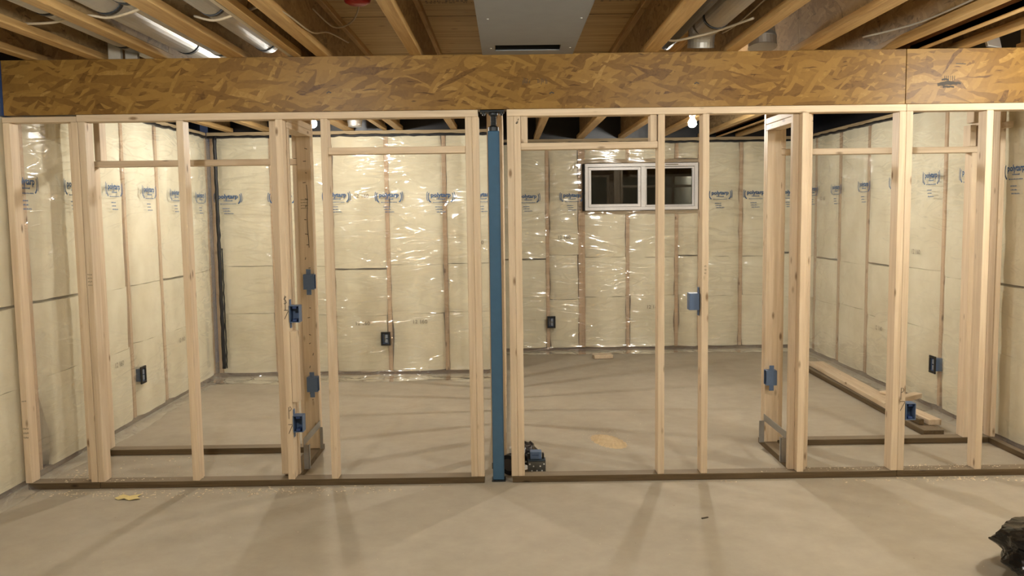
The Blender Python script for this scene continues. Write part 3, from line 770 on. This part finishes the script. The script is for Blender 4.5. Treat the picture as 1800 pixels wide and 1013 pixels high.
wbox('stud', 1.657, 1.746, Y0c - .040, Y0c - .001, Z0 + .001, ZT - .040, stud_z, cr_)
wbox('stud', 1.657, 1.746, Y0c + .001, Y0c + .038, Z0 + .001, ZJB - .041, stud_z, cr_)
wbox('stud', 1.657, 1.746, D + .001, D + .039, Z0 + .001, ZT - .040, stud_z, cr_)
wbox('side_plate', 3.15, 3.192, -.8, -.002, .0005, Z0, treated_y, cr_); wbox('side_plate', 3.15, 3.192, D + .002, Y0c - .002, .0005, Z0, treated_y, cr_)

# wall between the two back rooms, running away behind the post
dv = tag(empty('dividing_frame', (-.07, 1.7, 0)), 'narrow end of the framed wall that runs back behind the blue post', 'wall frame')
wbox('bottom_plate', -.114, -.026, .27, YL - .08, .0005, Z0, treated_y, dv); wbox('top_plate', -.114, -.026, .27, YL - .08, ZJB - .04, ZJB - .002, stud_y, dv)
for y in (.27, .57, .98, 1.39, 1.80, 2.21, 2.62, 3.03): wbox('stud', -.114, -.026, y, y + .038, Z0 + .001, ZJB - .041, stud_z, dv)

# ------------------------------------------------------------------ bent galvanised straps by the closet side walls
for nm, X, s_, lb in (('steel_bracket', -1.2395, 1, 'bent galvanised steel bracket on the closet far from the window'), ('steel_bracket', 1.6565, -1, 'bent galvanised steel bracket on the closet nearer the window')):
    e = tag(empty(nm, (X, .43, Z0)), lb, 'bracket', 'steel brackets on the closet side walls')
    x0, x1 = (0.001, .034) if s_ > 0 else (-.034, -.001)
    bm = bmesh.new(); add_box(bm, x0, x0 + .004 if s_ > 0 else x1, -.235, .215, .145, .190, .001) if s_ > 0 else add_box(bm, x1 - .004, x1, -.235, .215, .145, .190, .001)
    finish('rail', bm, galv_dull, e)
    bm = bmesh.new(); add_box(bm, x0, x1, -.235, -.231, .001, .15, .0008); add_box(bm, x0 if s_ < 0 else x1 - .003, x0 + .003 if s_ < 0 else x1, -.235, -.205, .001, .15, .0008)
    finish('leg', bm, galv_dull, e)
    bm = bmesh.new(); add_box(bm, x0, x1 - .014 if s_ > 0 else x1, .211, .216, .001, .145, .0008); finish('foot', bm, galv_dull, e)

# ------------------------------------------------------------------ electrical boxes
def outlet_box(loc, rz, label, group='blue electrical boxes on the studs', tabs=True, gask=False, w_=.056, h_=.096, d_=.068, side=-1):
    """opens towards local -y; nailing side towards local x*side"""
    e = tag(empty('outlet_box', loc, rz), label, 'outlet box', group)
    bm = bmesh.new(); t = .003
    add_box(bm, -w_ / 2, w_ / 2, d_ - t, d_, -h_ / 2, h_ / 2, .001)
    add_box(bm, -w_ / 2, -w_ / 2 + t, 0, d_ - t, -h_ / 2, h_ / 2); add_box(bm, w_ / 2 - t, w_ / 2, 0, d_ - t, -h_ / 2, h_ / 2)
    add_box(bm, -w_ / 2 + t, w_ / 2 - t, 0, d_ - t, -h_ / 2, -h_ / 2 + t); add_box(bm, -w_ / 2 + t, w_ / 2 - t, 0, d_ - t, h_ / 2 - t, h_ / 2)
    body = finish('box_body', bm, box_blue, e)
    for zc in (-.036, .036):
        bm = bmesh.new(); add_box(bm, -.012, .012, .006, d_ - .006, zc - .006, zc + .006, .001); finish('screw_post', bm, box_deep, body)
    if tabs:
        for s_ in (-1, 1):
            bm = bmesh.new(); x = side * (w_ / 2 + .002)
            add_box(bm, min(x, x - side * .004), max(x, x - side * .004), .018, .048, s_ * (h_ / 2) - (.0 if s_ > 0 else .034), s_ * (h_ / 2) + (.034 if s_ > 0 else 0), .0015)
            tb = finish('nailing_tab', bm, box_blue, e)
    if gask:
        bm = bmesh.new(); g1, g2 = w_ / 2 + .018, h_ / 2 + .018
        for a in ((-g1, g1, h_ / 2, g2), (-g1, g1, -g2, -h_ / 2), (-g1, -w_ / 2, -h_ / 2, h_ / 2), (w_ / 2, g1, -h_ / 2, h_ / 2)): add_box(bm, a[0], a[1], -.008, .004, a[2], a[3], .002)
        finish('gasket', bm, gasket, e)
        for zc in (-.022, .022):
            bm = bmesh.new(); add_box(bm, -.006, .020, -.002, .004, zc - .018, zc + .018, .002); finish('terminal_strip', bm, plain_grey, body)
    return e
plain_grey = plain('grey_device', (0.22, 0.25, 0.30), 0.4)
GB = 'blue electrical boxes on the framing'
outlet_box((-1.215, -.006, 1.000), 0, 'open blue box', GB, side=-1)['label'] = 'open blue box on the stud marked with a pencil S, at waist height'
outlet_box((-1.2165, -.006, .365), 0, 'open blue box low on the stud marked with a pencil P near the doorway', GB, side=-1)
outlet_box((-1.231, Y0c - .078, 1.135), PI / 2, 'blue box seen side-on, high on the scribbled closet stud', GB, side=-1)
outlet_box((-1.231, Y0c - .078, .475), PI / 2, 'blue box seen side-on, low on the scribbled closet stud', GB, side=-1)
outlet_box((1.062, .094, 1.035), PI, 'blue box seen from its back, on the knotty stud by the window', GB, side=-1)
outlet_box((1.648, Y0c - .078, .475), -PI / 2, 'blue box seen side-on above the steel bracket, window-side closet', GB, side=1)
outlet_box((2.304, -.006, .385), 0, 'open blue box on the double stud marked with a pencil P, near loose boards', GB, side=-1)
GW = 'black-rimmed outlet boxes in the insulated walls'
outlet_box((XL + .010, 1.664, .355), PI / 2, 'black-rimmed outlet box in the left insulated wall', GW, tabs=False, gask=True)
outlet_box((-1.182, YL - .030, .362), 0, 'black-rimmed outlet box on the back wall seen through the first doorway', GW, tabs=False, gask=True)
outlet_box((.471, YRm - .030, .336), 0, 'black-rimmed outlet box on the back wall near the window', GW, tabs=False, gask=True)
eb = outlet_box((XR - .030, 1.566, .365), -PI / 2, 'black-rimmed outlet box standing proud of the wall above the loose boards', GW, tabs=False, gask=True)

# ------------------------------------------------------------------ bulbs
names = ['lit bare bulb under the joists of the room without a window', 'lit bare bulb hanging under a joist in the room with the window',
         'lit bare bulb above the near floor, on the joist left of the camera', 'lit bare bulb above the near floor, right of the duct', 'lit bare bulb above the near floor, close to the right wall']
for i, (x, y, z, st) in enumerate(BULBS):
    e = tag(empty('light_bulb', (x, y, z)), names[i], 'light bulb', 'bare bulbs under the joists')
    jb = (ZJB if y > 0 else ZJ) - z - .001
    bm = bmesh.new(); prof = [(0, -.033)] + [(.033 * math.cos(a), .033 * math.sin(a)) for a in [(-PI / 2 + (k + 1) * PI / 12) for k in range(9)]] + [(.017, .042), (.014, .050), (0, .050)]
    add_lathe(bm, prof, 20); finish('glass_bulb', bm, bulb_mat(i, st), e, smooth=True)
    bm = bmesh.new(); add_lathe(bm, [(0, .0505), (.020, .0505), (.024, .06), (.024, max(.07, jb - .035)), (.055, max(.075, jb - .02)), (.055, jb), (0, jb)], 24); finish('lamp_holder', bm, porcelain, e, smooth=False)

# ------------------------------------------------------------------ ducts overhead
dp = tag(empty('sheet_metal_duct', (.125, -1.0, ZJ)), 'flat grey sheet-metal duct with a slot, in the middle of the joists', 'duct')
bm = bmesh.new(); x0, x1 = -.248, .246; zb, zt = -.005, -.001
sx0, sx1, sy0, sy1 = -.178, .168, .725, .875
for a in ((x0, x1, -4.0, sy0), (x0, x1, sy1, .994), (x0, sx0, sy0, sy1), (sx1, x1, sy0, sy1)): add_box(bm, a[0], a[1], a[2], a[3], zb, zt)
finish('duct_panel', bm, galv_pan, dp)
box('slot_shade', sx0 + .002, sx1 + .002, sy0 - .01, sy1 + .006, .0355, .038, void_m, dp, bev=0)  # black sheets stand in for the shade inside the slot
box('slot_shade', sx0 + .002, sx1 + .002, sy1 + .001, sy1 + .006, zt + .0005, .035, void_m, dp, bev=0)
for x in (x0, x1): box('edge_flange', x - .002, x + .002, -4.0, .994, zb - .0005, zt + .0, galv_pan, dp, bev=0)
for x in (-.2, .22):
    for y in (-.6, .1, .8):
        bm = bmesh.new(); add_lathe(bm, [(0, zb - .004), (.005, zb - .003), (.006, zb - .0005), (0, zb)], 8, (x, y, 0)); finish('screw', bm, galv, dp)

def round_duct(x, z, r, y0, y1, collars, label, mat, group, end=None):
    e = tag(empty('round_duct', (x, (y0 + y1) / 2, z)), label, 'duct', group)
    L = e.location
    ys = [y0] + collars + [y1]
    for a, b in zip(ys[:-1], ys[1:]):
        bm = bmesh.new(); add_tube(bm, [(0, a + .004 - L.y, 0), (0, b - .03 - L.y, 0), (0, b - .028 - L.y, 0), (0, b + .02 - L.y if b != y1 else b - L.y, 0)], [r, r, r * .955, r * .94], 28, cap=True)
        finish('pipe_length', bm, mat, e, smooth=False)
    for c in collars:
        bm = bmesh.new(); add_tube(bm, [(0, c - .012 - L.y, 0), (0, c + .012 - L.y, 0)], r * 1.035, 28); finish('joint_band', bm, steel_dark, e)
    return e
GD = 'round heating pipes in the joist bays'
round_duct(-2.06, 2.548, .077, -6, 1.3, [-2.1, -.88, -.10], 'galvanised round duct nearest the left wall, between joists', galv, GD)
round_duct(-1.788, 2.55, .078, -6, 1.3, [-2.0, -.88, .10], 'galvanised round duct, wallward one of a pair sharing one bay', galv, GD)
round_duct(-1.624, 2.55, .078, -6, 1.3, [-2.2, -1.06, .17], 'galvanised round duct, the inner one of a pair sharing one bay', galv, GD)
round_duct(-1.345, 2.545, .068, -6, .16, [-1.9, -.80, .07], 'galvanised round duct in the single-pipe bay nearest the red cap', galv, GD)
round_duct(1.085, 2.55, .070, -6, -.14, [-1.9, -.36], 'dull round duct coloured tan for reflected lit wood, ending in an elbow beside the flat duct', wood_reflect_pipe, GD)
def elbow(loc, r, label, a0=0):
    e = tag(empty('duct_elbow', loc, a0), label, 'duct elbow', 'shiny duct elbows above the girder')
    for k in range(4):
        bm = bmesh.new(); pts = []
        for q in range(2):
            a = (k + q) * PI / 8
            pts.append((0, math.sin(a) * r * 1.5, -r * 1.5 + math.cos(a) * r * 1.5 + .0))
        d = [Vector(p_) for p_ in pts]; add_tube(bm, [d[0] - (d[1] - d[0]) * .08, d[0], d[1], d[1] + (d[1] - d[0]) * .08], [r * 1.02, r * .985, r, r * 1.03], 24)
        finish('gore', bm, galv, e)
    return e
elbow((1.085, -.10, 2.565), .073, 'shiny elbow at the end of the tan duct behind the girder top')
elbow((1.47, .27, 2.60), .080, 'shiny elbow half hidden above the girder, in the bay after the tan duct', PI)
bp_ = tag(finish('drain_pipe', (lambda b: (add_tube(b, [(0, -5, 0), (0, .9, 0)], .034, 16), b)[1])(bmesh.new()), gasket, smooth=True), 'thin black drain pipe running beside the joist above the girder', 'pipe'); bp_.location = (.90, -.85, 2.485)
e = tag(empty('duct_collar', (-1.335, 2.85, 2.375)), 'short shiny duct collar hanging from the joists near the lit bulb', 'duct collar')
bm = bmesh.new(); add_lathe(bm, [(.060, -.05), (.062, -.045), (.058, -.04), (.064, .0), (.066, .004), (.064, .01), (.064, .055), (.0, .055)], 28); finish('collar_ring', bm, galv, e)
bm = bmesh.new(); add_lathe(bm, [(0, -.02), (.055, -.02), (.055, .05)], 28); finish('damper_plate', bm, galv, e)
bm = bmesh.new(); add_box(bm, -.05, .05, -.035, .035, -.01, .01, .004)
o = tag(finish('foil_tape', bm, galv), 'crumpled foil tape end above the girder near the right wall', 'foil'); o.location = (2.72, .03, ZJ + .035); o.rotation_euler = (1.2, .1, .3)

# red cap under the subfloor
e = tag(empty('smoke_detector', (-.775, -.20, ZS)), 'red round plastic cap under the subfloor, cut by the top edge', 'detector')
bm = bmesh.new(); add_lathe(bm, [(0, -.075), (.045, -.073), (.066, -.062), (.074, -.04), (.076, -.012), (0, -.012)], 32); finish('cap', bm, red_m, e, smooth=True)
bm = bmesh.new(); add_lathe(bm, [(0, -.012), (.055, -.012), (.055, -.001), (0, -.001)], 24); finish('mounting_box', bm, poly_white, e)
# cables
def cable(pts, r, label, name='electrical_cable', mat=None):
    P = [Vector(p_) for p_ in pts]; out = []
    for i in range(len(P) - 1):
        p0 = P[max(i - 1, 0)]; p1 = P[i]; p2 = P[i + 1]; p3 = P[min(i + 2, len(P) - 1)]
        for q in range(6):
            t = q / 6
            out.append(.5 * ((2 * p1) + (-p0 + p2) * t + (2 * p0 - 5 * p1 + 4 * p2 - p3) * t * t + (-p0 + 3 * p1 - 3 * p2 + p3) * t ** 3))
    out.append(P[-1]); c = out[0].copy()
    bm = bmesh.new(); add_tube(bm, [q - c for q in out], r, 7)
    o = finish(name, bm, mat or cable_m, None, smooth=True); o.location = c
    return tag(o, label, 'cable', 'cables threaded through the joists')
cable([(-2.30, -.69, 2.480), (-2.2, -.74, 2.466), (-2.06, -.80, 2.459), (-1.905, -.83, 2.479), (-1.79, -.85, 2.464), (-1.60, -1.0, 2.462), (-1.50, -1.08, 2.48)], .006, 'beige cable sagging across under the round ducts beside the left wall')
cable([(-1.46, -.70, 2.50), (-1.345, -.76, 2.466), (-1.20, -.86, 2.475), (-1.05, -.96, 2.49)], .006, 'beige cable under the single duct, reaching towards the red cap')
cable([(-1.0, -.25, 2.63), (-.95, .05, 2.60), (-.86, .08, 2.63), (-.80, -.02, 2.68), (-.79, -.105, 2.705)], .0045, 'thin white cable looping from the red cap to the joist')
cable([(-1.03, -1.4, 2.46), (-.972, -.9, 2.455), (-.965, -.45, 2.47), (-.97, 0.0, 2.56), (-.97, .6, 2.62)], .0045, 'thin white cable running along the joist beside the red cap')
cable([(.862, -.25, 2.446), (.90, -.28, 2.440), (.98, -.32, 2.450), (1.085, -.36, 2.469), (1.205, -.60, 2.480)], .006, 'beige cable slung below the tan duct')
cable([(1.19, -.05, 2.52), (1.212, -.3, 2.52), (1.216, -1.0, 2.54)], .004, 'thin cable stapled beside the joist next to the tan duct')
cable([(1.90, -.2, 2.46), (2.07, -.5, 2.475), (2.088, -1.2, 2.478)], .005, 'pale cable lying along a joist near the right side of the girder', mat=poly_white)

# ------------------------------------------------------------------ loose lumber on the floor of the window room
def board(name, x, y, z, ln, w_, h_, rz, label, mat=stud_y, tilt=0.0, group='loose boards by the right wall'):
    bm = bmesh.new(); add_box(bm, -w_ / 2, w_ / 2, -ln / 2, ln / 2, -h_ / 2, h_ / 2, .003)
    o = finish(name, bm, mat); o.location = (x, y, z); o.rotation_euler = (tilt, 0, rz)
    return tag(o, label, 'lumber', group)
board('lumber_board', 2.895, 2.10, .021, 2.45, .140, .038, -.01, 'dark treated board lying under the pale board along the right wall', treated_y)
board('lumber_board', 2.925, 2.42, .062, 1.85, .138, .038, -.035, 'long pale board lying on top of a darker one along the right wall')
board('lumber_board', 2.855, 1.27, .062, .50, .036, .040, .05, 'narrow dark strip at the near end of the loose boards', treated_y)
board('lumber_board', 2.945, 1.235, .062, .46, .089, .040, .05, 'short pale board at the near end of the loose boards')
board('lumber_offcut', 3.045, 1.62, .101, .30, .070, .038, -.95, 'short pale offcut laid across the loose boards', group='wood offcuts')
board('lumber_offcut', 3.0, 1.80, .093, .17, .07, .02, .4, 'small split offcut behind the crossing one on the loose boards', group='wood offcuts')
board('lumber_offcut', .99, 4.16, .023, .12, .20, .040, .1, 'small wood block on the film below the window wall', group='wood offcuts')

# ------------------------------------------------------------------ little heap of boxes and tape beside the post
e = tag(empty('junction_box', (.155, .165, 0)), 'grey steel junction box with punched holes, on the floor by the post', 'junction box')
bm = bmesh.new(); add_box(bm, -.052, .052, -.03, .03, .001, .085, .002); body = finish('box_body', bm, plain('box_steel', (.16, .165, .16), .4, .7), e)
for hx, hz in ((-.03, .028), (0, .028), (.03, .028), (-.02, .055), (.02, .055), (-.042, .068), (.042, .068)):
    bm = bmesh.new(); add_lathe(bm, [(0, 0), (.0045, 0), (.0045, .0015), (0, .0015)], 10); o = finish('knockout', bm, porcelain, body); o.location = (hx, -.0302, hz); o.rotation_euler = (PI / 2, 0, 0)
bm = bmesh.new(); add_box(bm, -.052, .052, -.034, .034, .0855, .092, .001); finish('lid', bm, plain('lid_steel', (.05, .075, .10), .4, .3), e)
e = tag(empty('switch_box', (.150, .175, .0925)), 'blue plastic box resting on the grey junction box', 'outlet box')
bm = bmesh.new(); add_box(bm, -.034, .034, -.028, .028, .0005, .046, .003); finish('box_body', bm, box_blue, e)
bm = bmesh.new(); add_box(bm, -.024, .016, -.0295, -.0285, .024, .028); finish('label_line', bm, box_deep, e)
for s_ in (-1, 1): bm = bmesh.new(); add_box(bm, -.006 + s_ * .043, .006 + s_ * .043, -.01, .02, .0005, .03, .002); finish('ear', bm, gasket, e)
e = tag(empty('junction_box', (.095, .30, 0)), 'dark crumpled metal box behind the blue one beside the post', 'junction box')
bm = bmesh.new(); bmesh.ops.create_icosphere(bm, subdivisions=3, radius=.07)
for v in bm.verts: v.co *= 1 + .25 * nz(v.co.x * 30, v.co.y * 30, v.co.z * 30); v.co.z = max(-.069, v.co.z)
for v in bm.verts: v.co.z += .0705; v.co.z *= 1.15
finish('crumpled_body', bm, plain('shiny_dark', (.06, .055, .055), .22, .7, bump=.4), e)
bm = bmesh.new(); add_tube(bm, [(0, -.0855, .03), (-.02, -.085, .05), (.0, -.08, .06)], .006, 6); finish('white_clip', bm, porcelain, e)
bm = bmesh.new(); add_box(bm, -.016, .016, -.008, .008, .0005, .028, .004)
o = tag(finish('white_clip', bm, porcelain), 'small white plastic clip lying against the junction box', 'clip'); o.location = (.084, .118, .039); o.rotation_euler = (0, .0, .5)
e = tag(empty('tape_roll', (-.004, .152, .066)), 'black roll of tape standing on edge behind the post', 'tape')
bm = bmesh.new(); prof = []
for k in range(24):
    a = 2 * PI * k / 24; prof.append(a)
ri, ro_, h_ = .038, .060, .024
vs = [[bm.verts.new((x, r_ * math.cos(a), r_ * math.sin(a))) for a in prof] for (r_, x) in ((ri, -h_), (ro_, -h_), (ro_, h_), (ri, h_))]
for q in range(4):
    for k in range(24): bm.faces.new((vs[q][k], vs[q][(k + 1) % 24], vs[(q + 1) % 4][(k + 1) % 24], vs[(q + 1) % 4][k]))
bmesh.ops.recalc_face_normals(bm, faces=bm.faces[:]); o = finish('tape', bm, gasket, e); o.rotation_euler = (0, 0, PI / 2 - .5)
bm = bmesh.new(); add_tube(bm, [(-.022, 0, 0), (.022, 0, 0)], .037, 24); o = finish('core', bm, plain('tape_core', (.10, .085, .08), .6), e); o.rotation_euler = (0, 0, PI / 2 - .5)
bm = bmesh.new(); add_box(bm, -.012, .012, -.02, .02, 0, .03, .003); o = tag(finish('plastic_spacer', bm, porcelain), 'small white plastic cap above the tape roll behind the post', 'cap'); o.location = (.004, .19, .1275)

# ------------------------------------------------------------------ bin bag
bm = bmesh.new(); bmesh.ops.create_icosphere(bm, subdivisions=5, radius=1.0)
for v in bm.verts:
    d = v.co.copy()
    rdg = 1 - 2.2 * abs(nz(d.x * 1.7 + 3, d.y * 1.7, d.z * 1.7)); rd2 = 1 - 2 * abs(nz(d.x * 4.5, d.y * 4.5 + 7, d.z * 4.5))
    k = .88 + .17 * rdg + .025 * rd2
    v.co = Vector((d.x * .31 * k, d.y * .27 * k, d.z * .135 * k))
    if d.z > .3: v.co.z += .018 * (d.z - .3) * (1 + nz(d.x * 3, d.y * 3, 1))
    v.co.z = max(v.co.z, -.105)
o = tag(finish('trash_bag', bm, bag_m), 'shiny black rubbish bag slumped on the floor, cut by the corner', 'bag'); o.location = (2.335, -1.40, .106)

# ------------------------------------------------------------------ sawdust and scraps
def chips(name, spots, n, label, mat, size=(.002, .007), seed=1, cat='sawdust'):
    rr = random.Random(seed); bm = bmesh.new()
    cx = sum(s_[0] for s_ in spots) / len(spots); cy_ = sum(s_[1] for s_ in spots) / len(spots)
    for i in range(n):
        x0, y0, sx, sy_, z = rr.choice(spots)
        x, y = rr.gauss(x0, sx), rr.gauss(y0, sy_); s_ = rr.uniform(*size); a = rr.uniform(0, PI)
        if z == 0 and -.012 < y < D + .01 and abs(x) > .02: y = -.02 - rr.random() * .03
        if z > 0: y = min(max(y, .006), D - .006)
        h = s_ * .5
        c = [Vector((math.cos(a + q * PI / 2) * s_ * (1 if q % 2 else .45), math.sin(a + q * PI / 2) * s_ * (1 if q % 2 else .45), 0)) for q in range(4)]
        vs = [bm.verts.new((x + p_.x - cx, y + p_.y - cy_, z + .0006 + (h * rr.random() if q % 2 else 0))) for q, p_ in enumerate(c)]
        top = bm.verts.new((x - cx, y - cy_, z + .0006 + h))
        for q in range(4): bm.faces.new((vs[q], vs[(q + 1) % 4], top))
    o = finish(name, bm, mat); o.location = (cx, cy_, 0)
    return tag(o, label, cat, kind='stuff')
chips('sawdust', [(-2.45, -.10, .22, .03, 0), (-1.75, -.12, .25, .05, 0), (-1.35, -.08, .2, .04, 0), (-2.55, .25, .10, .07, 0), (-.9, -.1, .3, .04, 0), (-2.2, .42, .3, .2, 0)], 520, 'pale sawdust scattered along the foot of the left framed wall', saw_m, (.003, .010), 3)
chips('sawdust', [(1.95, .15, .3, .03, 0), (2.5, .16, .25, .04, 0), (1.3, .13, .12, .02, 0), (2.6, -.06, .3, .03, 0)], 420, 'pale sawdust scattered along the foot of the right framed wall', saw_m, (.003, .010), 5)
chips('wood_chips', [(-2.3, .05, .2, .02, Z0), (1.9, .05, .25, .02, Z0), (2.6, .05, .2, .02, Z0)], 150, 'wood crumbs lying on top of the treated bottom plates', saw_m, (.003, .009), 8)
chips('floor_litter', [(0, -1.0, 1.8, .5, 0), (0, 1.5, 1.5, .8, 0)], 90, 'scattered crumbs on the open concrete floor', saw_m, (.0015, .005), 9)
# sawdust heap
bm = bmesh.new(); rr = random.Random(2)
gx, gy = 24, 24
g = [[None] * (gx + 1) for _ in range(gy + 1)]
for i in range(gy + 1):
    for k in range(gx + 1):
        u, v_ = k / gx * 2 - 1, i / gy * 2 - 1
        a = u * .8 + v_ * .6; b_ = -u * .6 + v_ * .8
        h = max(0, 1 - (a / .55) ** 2 - (b_ / .9) ** 2)
        g[i][k] = bm.verts.new((u * .15, v_ * .22, .0008 + .022 * h * (1 + .6 * nz(u * 5, v_ * 5, 1)) + .004 * rr.random() * (h > 0) - (.006 if h <= 0 else 0)))
for i in range(gy):
    for k in range(gx):
        q = (g[i][k], g[i][k + 1], g[i + 1][k + 1], g[i + 1][k])
        if any(v_.co.z > 0 for v_ in q): bm.faces.new(q)
for v_ in list(bm.verts):
    v_.co.z = max(v_.co.z, .0004)
    if not v_.link_faces: bm.verts.remove(v_)
o = tag(finish('sawdust_pile', bm, plain('sawdust_pile', (.55, .42, .25), .95, bump=.6, bscale=160)), 'small sawdust pile on the concrete floor before the window', 'sawdust', kind='stuff'); o.location = (.665, .86, 0)
chips('sawdust', [(.665, .86, .06, .09, .0), (.63, .95, .1, .12, 0)], 260, 'loose sawdust grains around the small pile before the window', saw_m, (.002, .005), 15)
# yellow scrap of insulation facing
bm = bmesh.new(); rr = random.Random(4); c0 = bm.verts.new((0, 0, .012)); ring = [bm.verts.new((.075 * math.cos(a) * rr.uniform(.5, 1.2), .055 * math.sin(a) * rr.uniform(.5, 1.2), .001 + .008 * rr.random())) for a in [k * 2 * PI / 14 for k in range(14)]]
for k in range(14): bm.faces.new((c0, ring[k], ring[(k + 1) % 14]))
o = tag(finish('insulation_scrap', bm, scrap_m), 'torn yellow scrap on the floor before the left framed wall', 'scrap'); o.location = (-2.13, -.17, 0)
bm = bmesh.new(); add_box(bm, -.02, .02, -.004, .004, .0005, .006, .001)
o = tag(finish('wood_splinter', bm, plain('dark_splinter', (.08, .06, .04), .8)), 'dark wood splinter alone on the near concrete floor', 'splinter'); o.location = (.98, -.62, 0); o.rotation_euler = (0, 0, .4)
